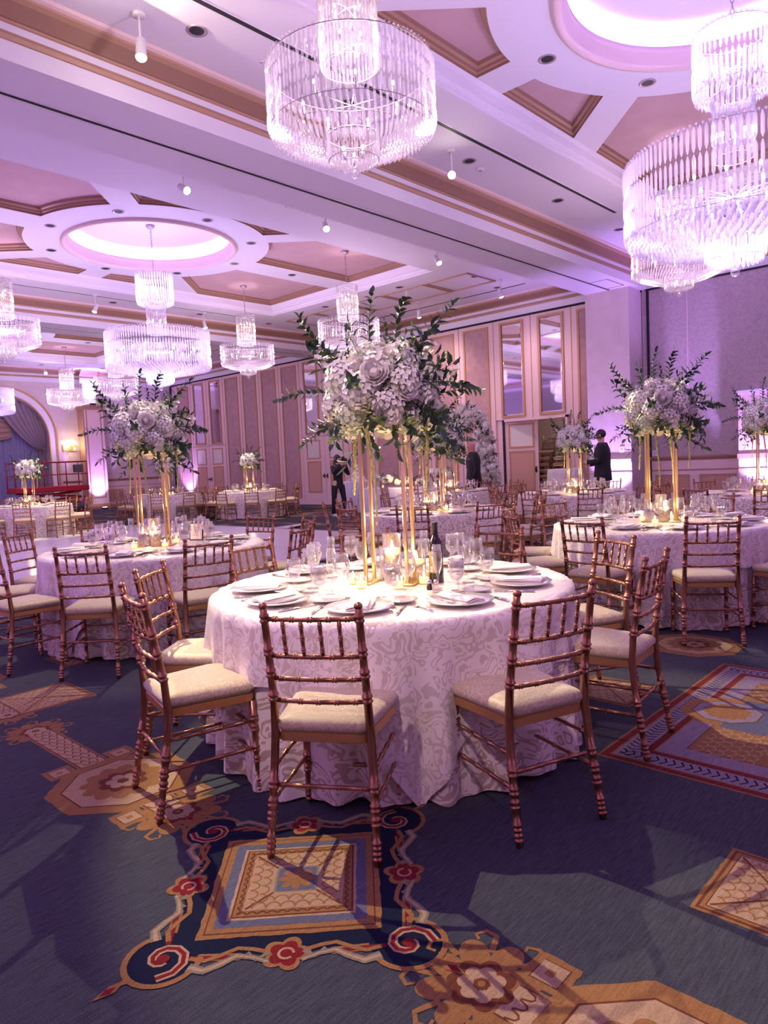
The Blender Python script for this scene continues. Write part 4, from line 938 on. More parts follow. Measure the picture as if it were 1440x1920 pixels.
# ================================================================== SCISSOR LIFT
r = thing('scissor_lift', 'red scissor lift platform with rails parked beside the arched window', 'lift', (-26.6, 10.6, 0), 0)
b = MB(); b.bbox(-0.38, 0.38, -1.25, 1.25, 0.16, 0.42, 'lift_grey', 0.03); b.obj('chassis', r)
for (x, y) in ((-0.38, -0.95), (0.38, -0.95), (-0.38, 0.95), (0.38, 0.95)):
    b = MB(); b.lathe([(0.001, -0.05), (0.12, -0.05), (0.15, -0.03), (0.15, 0.03), (0.12, 0.05), (0.001, 0.05)], 20, 'rubber', M=Matrix.Translation((x, y, 0.15)) @ Matrix.Rotation(pi/2, 4, 'Y'))
    b.lathe([(0.001, -0.06), (0.06, -0.06), (0.06, 0.06), (0.001, 0.06)], 12, 'lift_red', M=Matrix.Translation((x, y, 0.15)) @ Matrix.Rotation(pi/2, 4, 'Y')); b.obj('wheel', r)
b = MB()
for x in (-0.28, 0.28):
    for k in range(2):
        z = 0.44+k*0.22
        for s in (-1, 1): b.tube([(x, -s*1.05, z), (x, s*1.05, z+0.2)], 0.03, 'lift_red', 4)
b.obj('scissor_arms', r)
b = MB(); b.bbox(-0.42, 0.42, -1.32, 1.32, 0.88, 1.08, 'lift_red', 0.02); b.obj('platform', r)
b = MB()
for z in (1.5, 1.95):
    b.tube([(-0.38, -1.28, z), (0.38, -1.28, z), (0.38, 1.28, z), (-0.38, 1.28, z), (-0.38, -1.28, z)], 0.022, 'lift_red', 6)
for y in (-1.28, -0.3, 0.5, 1.28):
    for x in (-0.38, 0.38): b.tube([(x, y, 1.08), (x, y, 1.95)], 0.022, 'lift_red', 6)
b.obj('guard_rail', r)
b = MB(); b.bbox(0.15, 0.38, 0.85, 1.15, 1.55, 1.85, 'lift_grey', 0.02); b.obj('control_box', r)
r = thing('fire_extinguisher', 'small red extinguisher standing by the column at the end wall', 'extinguisher', (-28.5, 12.72, 0))
b = MB(); b.lathe([(0.001, 0), (0.08, 0), (0.085, 0.02), (0.085, 0.42), (0.05, 0.50), (0.02, 0.52), (0.02, 0.56), (0.001, 0.56)], 16, 'lift_red'); b.obj('tank', r)
b = MB(); b.bbox(-0.02, 0.10, -0.02, 0.02, 0.55, 0.60, 'rubber', 0.005); b.tube([(0.02, 0, 0.55), (0.11, 0, 0.5), (0.10, 0, 0.2)], 0.01, 'rubber'); b.obj('valve_and_hose', r)
# ================================================================== CHIAVARI CHAIRS
# local frame: origin on the floor midway between the rear feet, +Y towards the table
def bow(x, z, y0, d=0.018, w=0.17): return (x, y0-d*(1-(x/w)**2), z)
def post_pts(s):      # rear leg and back post, one turned piece
    return [(s*0.197, -0.015, 0), (s*0.192, 0.010, 0.14), (s*0.184, 0.040, 0.32), (s*0.178, 0.052, 0.44), (s*0.174, 0.046, 0.56), (s*0.172, 0.020, 0.72), (s*0.172, -0.014, 0.915)]
def post_at(z, s):
    P = post_pts(s)
    for a, b in zip(P, P[1:]):
        if a[2] <= z <= b[2]: u = (z-a[2])/(b[2]-a[2]); return tuple(a[i]+(b[i]-a[i])*u for i in range(3))
RAILZ = [0.872, 0.735, 0.650, 0.565]
def chair_parts(hi=True):
    n = 8 if hi else 5; out = []
    def P(name): b = MB(); out.append((name, b)); return b
    b = P('seat_frame')
    def outline(k, z):      # rounded trapezoid
        pts = []
        hw0, hw1, y0, y1 = 0.172+k, 0.205+k, 0.048-k, 0.425+k; c = 0.05
        for (cx, cy, a0) in ((hw1-c, y1-c, 0), (-(hw1-c), y1-c, 90), (-(hw0-0.03), y0+0.03, 180), (hw0-0.03, y0+0.03, 270)):
            rr = c if a0 < 180 else 0.03
            for i in range(4): a = R(a0+i*30); pts.append((cx+rr*cos(a), cy+rr*sin(a), z))
        return pts
    b.loft([outline(-0.006, 0.408), outline(0, 0.412), outline(0, 0.440), outline(-0.006, 0.444)], 'gold_frame', True, False, True)
    b = P('seat_cushion')
    b.loft([outline(-0.006, 0.444), outline(0.006, 0.458), outline(0.008, 0.474), outline(-0.004, 0.490), outline(-0.035, 0.501), outline(-0.09, 0.507), outline(-0.115, 0.508)], 'seat_damask', True, True, True)
    for s in (-1, 1):
        b = P('back_leg'); pts = post_pts(s)
        kn = [0.035, 0.075, 0.16, 0.21, 0.28, 0.63, 0.73, 0.82, 0.955] if hi else [0.06, 0.2, 0.7, 0.82]
        b.bam(pts, [0.0135, 0.0145, 0.016, 0.0165, 0.0155, 0.0145, 0.0135], kn, 'rose_gold', n)
        b.ball((s*0.172, -0.015, 0.918), 0.0165, 'rose_gold', n, 5 if hi else 4, (1, 1, 0.9))
    for s in (-1, 1):
        b = P('front_leg'); b.bam([(s*0.192, 0.418, 0), (s*0.188, 0.408, 0.41)], [0.012, 0.0155], [0.06, 0.12, 0.36, 0.48, 0.70, 0.82] if hi else [0.1, 0.4, 0.7], 'rose_gold', n)
    for z in RAILZ:
        b = P('back_rail'); a = post_at(z, -1); c = post_at(z, 1)
        pts = [bow(a[0]+(c[0]-a[0])*i/6, z, a[1]) for i in range(7)]
        b.bam(pts, 0.0088, [0.12, 0.31, 0.5, 0.69, 0.88] if hi else [0.3, 0.7], 'rose_gold', 6 if hi else 4)
    for k in range(4):
        x = -0.102+0.068*k; b = P('spindle')
        b.bam([bow(x, RAILZ[1]+0.004, post_at(RAILZ[1], 1)[1]), bow(x, RAILZ[0]-0.004, post_at(RAILZ[0], 1)[1])], 0.0072, [0.16, 0.5, 0.84] if hi else [0.5], 'rose_gold', 6 if hi else 4)
    def fl_at(z, s): u = z/0.41; return (s*(0.192-0.004*u), 0.418-0.010*u, z)
    for s in (-1, 1):
        for z in (0.20, 0.32):
            b = P('stretcher'); b.bam([post_at(z, s), fl_at(z, s)], 0.0078, [0.12, 0.35, 0.6, 0.85] if hi else [0.5], 'rose_gold', 6 if hi else 4)
    for z in (0.17, 0.29): b = P('stretcher'); b.bam([fl_at(z, -1), fl_at(z, 1)], 0.0078, [0.12, 0.35, 0.65, 0.88] if hi else [0.5], 'rose_gold', 6 if hi else 4)
    b = P('stretcher'); b.bam([post_at(0.255, -1), post_at(0.255, 1)], 0.0078, [0.1, 0.35, 0.65, 0.9] if hi else [0.5], 'rose_gold', 6 if hi else 4)
    return out
chair_hi = thing('chiavari_chair', '', 'chair')
for nm, b in chair_parts(True): b.obj(nm, chair_hi)
_lo = MB()
for nm, b in chair_parts(False):
    o = len(_lo.v); _lo.v += b.v; _lo.f += [tuple(i+o for i in f) for f in b.f]; _lo.sm += b.sm
    for k in b.mi: _lo.mi.append(_lo.mid(b.mats[k]))
chair_lo = _lo.obj('chiavari_chair')
used_hi = [False]; used_lo = [False]
def put_chair(x, y, rz, label, group, hi=True, z=0, tilt=0):
    src, flag = (chair_hi, used_hi) if hi else (chair_lo, used_lo)
    if not flag[0]:
        flag[0] = True; o = src; o.location = (x, y, z); o.rotation_euler = (tilt, 0, rz)
    else:
        if hi: o = dup(src, (x, y, z), rz)
        else: o = src.copy(); C.objects.link(o); o.location = (x, y, z)
        o.rotation_euler = (tilt, 0, rz)
    tag(o, label, 'chair', group); return o
# ================================================================== TABLES
TR, TH = 0.915, 0.755
def table(x, y, desc, near, seed):
    rnd = random.Random(seed)
    t = thing('round_table', 'round banquet table hidden under the cloth, %s' % desc, 'table', (x, y, 0), seed*0.7, 'round banquet tables')
    b = MB(); b.lathe([(0.001, 0.725), (TR-0.02, 0.725), (TR-0.005, 0.735), (TR-0.005, 0.745), (TR-0.02, 0.752), (0.001, 0.752)], 48, 'dado_gold'); b.obj('table_top', t)
    for k in range(4):
        a = k*pi/2; b = MB(); b.tube([(0.45*cos(a), 0.45*sin(a), 0.73), (0.6*cos(a), 0.6*sin(a), 0.02)], 0.015, 'lamp_can', 8); b.obj('leg', t)
    # cloth: top disc, rounded edge, folds that deepen to the floor
    K = 360 if near else 96; ph = [rnd.uniform(0, 6.28) for _ in range(6)]; nf = 27+seed % 3
    def fold(a): return 0.50*sin(nf*a+ph[0]+1.2*sin(3*a+ph[1]))+0.28*sin(int(1.6*nf)*a+ph[2]+1.1*sin(2*a+ph[4]))+0.15*sin(5*a+ph[3])
    b = MB(); rows = []
    prof = [(0.001, 0, 0), (0.45, 0, 0), (TR-0.015, 0, 0), (TR, 0.004, 0), (TR+0.008, 0.015, 0), (TR+0.012, 0.05, 0.02), (TR+0.018, 0.12, 0.12), (TR+0.022, 0.22, 0.30), (TR+0.026, 0.34, 0.52), (TR+0.030, 0.46, 0.72), (TR+0.034, 0.58, 0.88), (TR+0.038, 0.68, 1.0), (TR+0.040, 0.742, 1.05)]
    TT = TH+0.002; acc = 0; uvr = []
    for i, (r_, dz, am) in enumerate(prof):
        if i: acc += hypot(r_-prof[i-1][0], dz-prof[i-1][1])
        row = []
        for k in range(K):
            a = 2*pi*k/K; q = r_+am*0.062*fold(a); hem = 0.010*sin(7*a+ph[5]) if i == len(prof)-1 else 0
            row.append((q*cos(a), q*sin(a), max(0.004, TT-dz+hem)))
            if r_ < TR: b.uv[i*K+k] = (r_*cos(a)+3, r_*sin(a)+3)
            else: b.uv[i*K+k] = (a*1.0*TR+3+0.0, acc+3)
        rows.append(row)
    b.loft(rows, 'cloth_damask', True, True, False)
    cl = b.obj('tablecloth', None, (x, y, 0)); tag(cl, 'champagne damask floor-length tablecloth on the table %s' % desc, 'tablecloth', 'damask tablecloths')
    # square topper: its corners hang down the sides
    if near:
        H = 1.22; N = 72; rot = rnd.uniform(0, pi/2) if seed else R(3); b = MB(); G = []
        for i in range(N+1):
            row = []
            for j in range(N+1):
                u, v = -H+2*H*i/N, -H+2*H*j/N; rho = hypot(u, v); a = atan2(v, u)+rot; g = TR+0.012
                if rho < g: px, py, pz = rho*cos(a), rho*sin(a), TT+0.003
                else:
                    d = rho-g; q = g+0.016+d*0.045+0.062*fold(a)*min(1.0, d/0.55)*1.0+0.012*sin(9*a+ph[2])*min(1, d*3); px, py, pz = q*cos(a), q*sin(a), TT+0.001-d*0.985
                b.uv[i*(N+1)+j] = (u+5, v+5); row.append((px, py, pz))
            G.append(row)
        b.loft(G, 'cloth_topper', False, True, False)
        tag(b.obj('table_topper', None, (x, y, 0)), 'shiny champagne overlay cloth, corners hanging, on the table %s' % desc, 'tablecloth', 'square overlay cloths')
    return TT+0.0045 if near else TT+0.001
# ---- table ware prototypes (each has its own mesh; copies share it)
def glass_of(kind):
    b = MB()
    if kind == 'water_goblet':
        b.lathe([(0.001, 0.0), (0.036, 0.001), (0.036, 0.003), (0.012, 0.008), (0.007, 0.02), (0.010, 0.032), (0.007, 0.04), (0.009, 0.055), (0.026, 0.075), (0.037, 0.105), (0.039, 0.135), (0.036, 0.170), (0.0345, 0.170), (0.037, 0.135), (0.035, 0.106), (0.024, 0.078), (0.001, 0.064)], 20, 'glass')
    elif kind == 'wine_glass':
        b.lathe([(0.001, 0.0), (0.037, 0.001), (0.036, 0.003), (0.008, 0.008), (0.004, 0.02), (0.0035, 0.09), (0.006, 0.100), (0.028, 0.120), (0.040, 0.145), (0.041, 0.165), (0.031, 0.215), (0.030, 0.215), (0.0395, 0.165), (0.038, 0.146), (0.026, 0.122), (0.001, 0.106)], 20, 'glass')
    else:
        b.lathe([(0.001, 0.0), (0.033, 0.001), (0.032, 0.003), (0.007, 0.008), (0.004, 0.02), (0.004, 0.075), (0.008, 0.09), (0.020, 0.12), (0.025, 0.16), (0.022, 0.232), (0.021, 0.232), (0.0235, 0.16), (0.018, 0.122), (0.001, 0.095)], 18, 'glass')
    o = b.obj(kind)
    if kind == 'water_goblet':
        w_ = MB(); w_.lathe([(0.001, 0.066), (0.023, 0.080), (0.034, 0.107), (0.036, 0.135), (0.0355, 0.148), (0.001, 0.148)], 16, 'water')
        for i in range(3): a = i*2.1; w_.box(-0.009+0.014*cos(a), 0.009+0.014*cos(a), -0.009+0.014*sin(a), 0.009+0.014*sin(a), 0.128, 0.152, 'glass')
        w_.obj('ice_water', o)
    return o
def plate_obj():
    b = MB(); b.lathe([(0.001, 0.006), (0.085, 0.006), (0.10, 0.012), (0.150, 0.018), (0.152, 0.021), (0.10, 0.016), (0.085, 0.010), (0.001, 0.010)], 40, 'white_china'); return b.obj('dinner_plate')
def napkin_obj():
    b = MB(); n = 14; hw, hl = 0.055, 0.115
    for (k, z, tw, off) in ((0, 0.010, 0.0, 0), (1, 0.018, 0.05, 0.006), (2, 0.026, -0.04, -0.004)):
        top = []; bot = []
        for i in range(n+1):
            u = -1+2*i/n; x = u*(hw-0.004*k)+off; zz = z+0.004*(1-u*u)+0.003*sin(3*u+k)
            top.append(x); bot.append(zz)
        rings = []
        for y in (-hl, -hl*0.98, 0, hl*0.98, hl):
            e = 0.003 if abs(y) < hl else 0.0005
            rings.append([(x+y*tw, y, z_+e) for x, z_ in zip(top, bot)]+[(x+y*tw, y, z_-e) for x, z_ in zip(top[::-1], bot[::-1])])
        b.loft(rings, 'napkin_linen', True, True, True)
    return b.obj('folded_napkin')
def menu_obj():
    b = MB(); b.box(-0.045, 0.045, -0.09, 0.09, 0, 0.002, 'menu_card'); return b.obj('menu_card')
def fork_obj():
    b = MB(); b.tube([(0, -0.095, 0.004), (0, -0.03, 0.003), (0, 0.03, 0.004), (0, 0.045, 0.003)], [0.005, 0.0045, 0.003, 0.005], 'cutlery', 6)
    b.box(-0.011, 0.011, 0.042, 0.062, 0.001, 0.0035, 'cutlery')
    for k in range(4): b.box(-0.011+k*0.0063, -0.008+k*0.0063, 0.06, 0.098, 0.002, 0.004, 'cutlery')
    return b.obj('fork')
def knife_obj():
    b = MB(); b.tube([(0, -0.11, 0.004), (0, -0.06, 0.0045), (0, 0.0, 0.003)], [0.006, 0.006, 0.004], 'cutlery', 6); b.loft([[(-0.004, 0, 0.002), (0.006, 0, 0.002), (0.006, 0, 0.0035), (-0.004, 0, 0.0035)], [(-0.004, 0.08, 0.002), (0.008, 0.08, 0.002), (0.008, 0.08, 0.003), (-0.004, 0.08, 0.003)], [(-0.004, 0.115, 0.002), (-0.003, 0.115, 0.002), (-0.003, 0.115, 0.003), (-0.004, 0.115, 0.003)]], 'cutlery', True, False)
    return b.obj('knife')
def bread_obj():
    b = MB(); b.lathe([(0.001, 0.005), (0.05, 0.005), (0.08, 0.013), (0.081, 0.016), (0.05, 0.009), (0.001, 0.008)], 28, 'white_china'); return b.obj('bread_plate')
PROTO = {k: [f, None, False] for k, f in dict(water_goblet=lambda: glass_of('water_goblet'), wine_glass=lambda: glass_of('wine_glass'), champagne_flute=lambda: glass_of('champagne_flute'),
         dinner_plate=plate_obj, folded_napkin=napkin_obj, menu_card=menu_obj, fork=fork_obj, knife=knife_obj, bread_plate=bread_obj).items()}
def put(kind, x, y, z, rz, label, cat, group):
    P = PROTO[kind]
    if P[1] is None: P[1] = P[0](); o = P[1]; o.location = (x, y, z); o.rotation_euler = (0, 0, rz)
    else: o = dup(P[1], (x, y, z), rz)
    return tag(o, label, cat, group)
# ---- candles
def votive():
    r = thing('votive_candle', '', 'candle')
    b = MB(); b.lathe([(0.001, 0), (0.026, 0), (0.030, 0.01), (0.034, 0.06), (0.032, 0.06), (0.028, 0.012), (0.001, 0.006)], 16, 'candle_glass'); b.obj('glass_cup', r)
    b = MB(); b.lathe([(0.001, 0.008), (0.026, 0.008), (0.029, 0.035), (0.001, 0.035)], 14, 'wax'); cd_ = b.obj('candle', r)
    b = MB(); b.lathe([(0.001, 0.038), (0.006, 0.045), (0.005, 0.055), (0.001, 0.068)], 8, 'flame'); b.obj('flame', cd_); return r
def pillar_vase(h):
    r = thing('floating_candle_vase', '', 'candle')
    b = MB(); b.lathe([(0.001, 0), (0.048, 0), (0.050, 0.004), (0.050, h), (0.0475, h), (0.0475, 0.01), (0.001, 0.010)], 24, 'candle_glass'); b.obj('glass_cylinder', r)
    b = MB(); b.lathe([(0.001, 0.012), (0.0465, 0.012), (0.0465, h*0.60), (0.001, h*0.60)], 20, 'water'); b.obj('water', r)
    b = MB(); b.lathe([(0.001, h*0.57), (0.036, h*0.57), (0.043, h*0.62), (0.041, h*0.70), (0.001, h*0.70)], 18, 'wax'); cd_ = b.obj('floating_candle', r)
    b = MB(); b.lathe([(0.001, h*0.70), (0.008, h*0.70+0.014), (0.006, h*0.70+0.028), (0.001, h*0.70+0.046)], 8, 'flame'); b.obj('flame', cd_); return r
VO = [None]; PV = {}
def put_votive(x, y, z, lab, g):
    if VO[0] is None: VO[0] = votive(); VO[0].location = (x, y, z); o = VO[0]
    else: o = dup(VO[0], (x, y, z), 0)
    tag(o, lab, 'candle', g)
def put_vase(h, x, y, z, lab, g):
    if h not in PV: PV[h] = pillar_vase(h); PV[h].location = (x, y, z); o = PV[h]
    else: o = dup(PV[h], (x, y, z), 0)
    tag(o, lab, 'candle', g)
# ================================================================== FLOWERS
rf = random.Random(11)
def hydrangea_mesh(m, seed, R0=0.090, N=110):
    r_ = random.Random(seed); b = MB()
    b.ball((0, 0, 0), R0*0.80, 'leaf_pale', 12, 8)
    for i in range(N):
        z = 1-2*(i+0.5)/N; th = i*2.39996; s = sqrt(1-z*z); n = Vector((s*cos(th), s*sin(th), z)); c = n*R0*r_.uniform(0.90, 1.02)
        a = n.cross(Vector((0, 0, 1))); a = a.normalized() if a.length > 0.01 else Vector((1, 0, 0)); d = n.cross(a); ro = r_.uniform(0, pi)
        n2 = (n+Vector((r_.uniform(-.35, .35), r_.uniform(-.35, .35), r_.uniform(-.35, .35)))).normalized(); a = (a-n2*a.dot(n2)).normalized(); d = n2.cross(a)
        L = r_.uniform(0.014, 0.0185)
        for k in range(4):
            t = ro+k*pi/2; e = a*cos(t)+d*sin(t); f = n2.cross(e)
            b.add([c, c+e*L*0.55+f*L*0.52+n2*0.003, c+e*L*1.12+n2*0.0045, c+e*L*0.55-f*L*0.52+n2*0.003], [(0, 1, 2, 3)], m, True)
    return b
def rose_mesh(m, seed, R0=0.052):
    r_ = random.Random(seed); b = MB()
    b.ball((0, 0, 0.0), R0*0.45, m, 10, 6)
    for layer, (rr, hh, n, op) in enumerate(((0.32, 0.62, 3, -0.1), (0.52, 0.66, 4, 0.0), (0.74, 0.60, 5, 0.12), (0.96, 0.48, 5, 0.30), (1.08, 0.28, 6, 0.55))):
        for k in range(n):
            a0 = 2*pi*k/n+layer*0.6+r_.uniform(-0.1, 0.1); wd = 2*pi/n*0.68; G = []
            for j in range(5):
                v = j/4; row = []
                for i in range(6):
                    u = i/5*2-1; w_ = wd*(1-0.45*max(0, v-0.6)/0.4*abs(u)); a = a0+u*w_
                    q = R0*(0.35+(rr-0.35)*min(1, v*1.6)+op*0.35*v*v+(0.06 if v == 1 else 0)); z = R0*(-0.55+(hh+0.55)*v-0.18*u*u*v*(1+op)-(0.10 if j == 4 else 0)*op)
                    row.append((q*cos(a), q*sin(a), z))
                G.append(row)
            b.loft(G, m, False, True, False)
    return b
def orchid_mesh(seed):
    r_ = random.Random(seed); b = MB(); L = 0.24
    pts = [Vector((0, 0.05*sin(t*1.5), L*t)) for t in [i/6 for i in range(7)]]; b.tube(pts, 0.003, 'leaf_light', 5)
    for i in range(10):
        t = 0.25+0.75*i/9; c = Vector((0, 0.05*sin(t*1.5), L*t)); az = i*2.4
        d = Vector((cos(az), sin(az), 0.3)).normalized(); c = c+d*0.018; a = d.cross(Vector((0, 0, 1))).normalized(); u = d.cross(a)
        for k in range(5):
            q = k*2*pi/5; e = a*cos(q)+u*sin(q); f = d.cross(e); s = 0.026*(1.15-0.4*t)
            b.add([c, c+e*s*0.6+f*s*0.4+d*0.006, c+e*s*1.15+d*0.010, c+e*s*0.6-f*s*0.4+d*0.006], [(0, 1, 2, 3)], 'petal_white', True)
    return b
def leaf_quad(b, c, d, up, L, W, m):
    d = d.normalized(); s = d.cross(up); s = s.normalized() if s.length > 0.01 else Vector((1, 0, 0)); n = s.cross(d)
    P = [c, c+d*L*0.3+s*W*0.9+n*W*0.25, c+d*L*0.3+n*(-W*0.1), c+d*L*0.3-s*W*0.9+n*W*0.25, c+d*L*0.65+s*W*0.8+n*W*0.1, c+d*L*0.65-n*W*0.25, c+d*L*0.65-s*W*0.8+n*W*0.1, c+d*L-n*W*0.6]
    b.add(P, [(0, 1, 2), (0, 2, 3), (1, 4, 5, 2), (2, 5, 6, 3), (4, 7, 5), (5, 7, 6)], m, True)
def sprig_mesh(L, n, leafL, leafW, m, bend, seed):
    r_ = random.Random(seed); b = MB()
    P = [Vector((bend*L*(t**2), 0.04*L*sin(4*t+seed), L*t*(1-0.25*abs(bend)*t))) for t in [i/8 for i in range(9)]]
    b.tube(P, [0.0035-0.0022*i/8 for i in range(9)], 'stem', 5)
    for i in range(n):
        t = 0.12+0.88*i/(n-1); k = min(7, int(t*8)); p = P[k].lerp(P[k+1], t*8-k) if k < 8 else P[8]; tan = (P[min(8, k+1)]-P[k]).normalized()
        az = i*2.2+r_.uniform(-0.4, 0.4); side = Vector((cos(az), sin(az), 0)); d = (tan*0.65+side*0.9).normalized()
        if i == n-1: d = tan
        leaf_quad(b, p, d, tan+side*0.01, leafL*r_.uniform(0.75, 1.1)*(1.05-0.3*t), leafW*r_.uniform(0.8, 1.1), m)
    return b
def rope_mesh(L, seed):
    r_ = random.Random(seed); b = MB(); n = int(L/0.012); P = []; Q = []
    for i in range(n+1):
        t = i/n; P.append((0.02*sin(2.5*t+seed)+0.03*t, 0.015*sin(3*t+1.7*seed), -L*t)); Q.append((0.0055 if i % 2 else 0.009)*(1-0.5*t)*r_.uniform(0.8, 1.15)+0.001)
    b.tube(P, Q, 'amaranth', 6)
    for i in range(0, n, 1):
        p = Vector(P[i]); a = r_.uniform(0, 6.28); b.ball(tuple(p+Vector((cos(a), sin(a), 0))*0.009*(1-0.4*i/n)), 0.0055*(1-0.4*i/n)+0.001, 'amaranth', 4, 3)
    return b
ME = {}
def mesh_of(key, fn):
    if key not in ME:
        o = fn().obj(key); ME[key] = o.data; bpy.data.objects.remove(o)
    return ME[key]
def inst(me, name, parent, loc, rot=None, s=1.0):
    o = bpy.data.objects.new(name, me); C.objects.link(o); o.parent = parent; o.location = loc
    if rot is not None: o.rotation_mode = 'QUATERNION'; o.rotation_quaternion = rot
    o.scale = (s, s, s) if not hasattr(s, '__len__') else s
    return o
def aim(d): return Vector(d).normalized().to_track_quat('Z', 'Y')
def bouquet(root, cz, rx, rz, seed, nh=24, nr=22, nl=40, no=7, ropes=4, tall=True):
    r_ = random.Random(seed)
    def dirn(i, n, zmin=-0.75):
        z = zmin+(1-zmin)*(i+0.5)/n; th = i*2.39996+seed; s = sqrt(max(0, 1-z*z)); return Vector((s*cos(th), s*sin(th), z))
    b = MB(); b.ball((0, 0, cz), 0.62, 'leaf_dark', 14, 10, (rx*0.85, rx*0.85, rz*0.85)); b.obj('foliage_core', root)
    for i in range(nh):
        d = dirn(i, nh); c = Vector((d.x*rx, d.y*rx, cz+d.z*rz))*1.0; k = r_.uniform(0.86, 1.04); c = Vector((c.x*k, c.y*k, cz+(c.z-cz)*k))
        gr = r_.random() < 0.14
        inst(mesh_of('hyd%d%s' % (i % 3, 'g' if gr else ''), lambda: hydrangea_mesh('petal_green' if gr else 'petal_white', i % 3)), 'hydrangea_bloom', root, c, aim(d), r_.uniform(0.82, 1.12))
    for i in range(nr):
        d = dirn(i+0.37, nr, -0.65); k = r_.uniform(1.0, 1.22); c = Vector((d.x*rx*k, d.y*rx*k, cz+d.z*rz*k))
        inst(mesh_of('rose%d' % (i % 2), lambda: rose_mesh('petal_rose', i % 2)), 'rose_bloom', root, c, aim(d), r_.uniform(0.8, 1.15))
    for i in range(nl):
        th = r_.uniform(0, 2*pi); low = i % 2 == 0; z = r_.uniform(-0.75, -0.1) if low else r_.uniform(0.0, 0.9)
        s = sqrt(1-z*z); d = Vector((s*cos(th), s*sin(th), z)); c = Vector((d.x*rx*0.75, d.y*rx*0.75, cz+d.z*rz*0.75))
        kind = r_.choice(('sprA', 'sprA', 'sprB', 'sprC'))
        fn = dict(sprA=lambda: sprig_mesh(0.26, 14, 0.078, 0.016, 'leaf_dark', 0.35, 1), sprB=lambda: sprig_mesh(0.22, 9, 0.095, 0.024, 'leaf_dark', 0.2, 2), sprC=lambda: sprig_mesh(0.20, 12, 0.05, 0.016, 'leaf_light', 0.3, 3))[kind]
        q = aim(d+Vector((0, 0, -0.5 if low else 0.25))) @ Matrix.Rotation(r_.uniform(0, 6.28), 3, 'Z').to_quaternion()
        inst(mesh_of(kind, fn), 'leaf_sprig', root, c, q, r_.uniform(0.8, 1.25))
    for i in range(no):
        th = i*2*pi/no+seed; d = Vector((cos(th), sin(th), r_.uniform(0.1, 0.8))).normalized()
        inst(mesh_of('orc', lambda: orchid_mesh(3)), 'orchid_spray', root, Vector((d.x*rx*0.85, d.y*rx*0.85, cz+d.z*rz*0.85)), aim(d), r_.uniform(0.7, 1.0))
    if tall:
        for i, (dx, dy, dz, L) in enumerate(tall):
            inst(mesh_of('tall', lambda: sprig_mesh(0.44, 30, 0.072, 0.0155, 'leaf_dark', 0.22, 5)), 'tall_leaf_sprig', root, Vector((dx*rx*0.6, dy*rx*0.6, cz+rz*0.5*max(-0.4, dz))), aim((dx, dy, dz)) @ Matrix.Rotation(i*1.3, 3, 'Z').to_quaternion(), L)
    for i in range(ropes):
        th = i*2*pi/ropes+0.5+seed; k = i % 2
        inst(mesh_of('rope%d' % k, lambda: rope_mesh((0.52, 0.38)[k], k)), 'hanging_amaranth', root, Vector((cos(th)*rx*0.85, sin(th)*rx*0.85, cz-rz*0.6)), None, 1)
def centrepiece(x, y, z, rz, label, seed=1, full=True):
    r = thing('flower_stand', label, 'flower arrangement', (x, y, z), rz, 'tall white flower arrangements')
    for k, (sx, sy) in enumerate(((-1, -1), (1, -1), (-1, 1), (1, 1))):
        b = MB(); b.bbox(sx*0.118-0.009, sx*0.118+0.009, sy*0.055-0.009, sy*0.055+0.009, 0.01, 0.83, 'brass', 0.002); b.obj('gold_post', r)
    for sx in (-1, 1):
        b = MB(); b.bbox(sx*0.118-0.045, sx*0.118+0.045, -0.10, 0.10, 0.0, 0.012, 'brass', 0.003); b.obj('base_plate', r)
    b = MB(); b.bbox(-0.135, 0.135, -0.07, 0.07, 0.825, 0.84, 'brass', 0.003); b.lathe([(0.001, 0.84), (0.10, 0.84), (0.14, 0.90), (0.001, 0.92)], 20, 'leaf_dark'); b.obj('top_tray', r)
    tl = [(0.25, 0.1, 1, 1.0), (-0.2, -0.1, 1, 0.95), (-0.65, -0.45, 0.75, 1.05), (0.45, 0.3, 0.9, 1.1), (-0.9, -0.4, 0.15, 0.9), (1, 0.6, 0.0, 0.9), (-0.1, 0.5, 1, 0.7), (0.9, -0.3, -0.35, 0.8), (-0.8, -0.6, -0.45, 0.8)]
    bouquet(r, 0.985, 0.25, 0.23, seed, nh=28, nr=30, nl=46, tall=tl)
    return r
# ================================================================== LAYING THE HALL
T0, T1, T2, T3, T4, T5, T9, T6, T7, T8 = (-2.54, 2.74), (-5.72, 3.15), (-2.5, 6.3), (-5.73, 7.07), (-5.68, 10.69), (-2.72, 10.44), (-8.71, 11.28), (-16.81, 12.36), (-18.59, 10.69), (-17.79, 6.62)
def ring(a0, n=10): return [a0+i*360/n for i in range(n)]
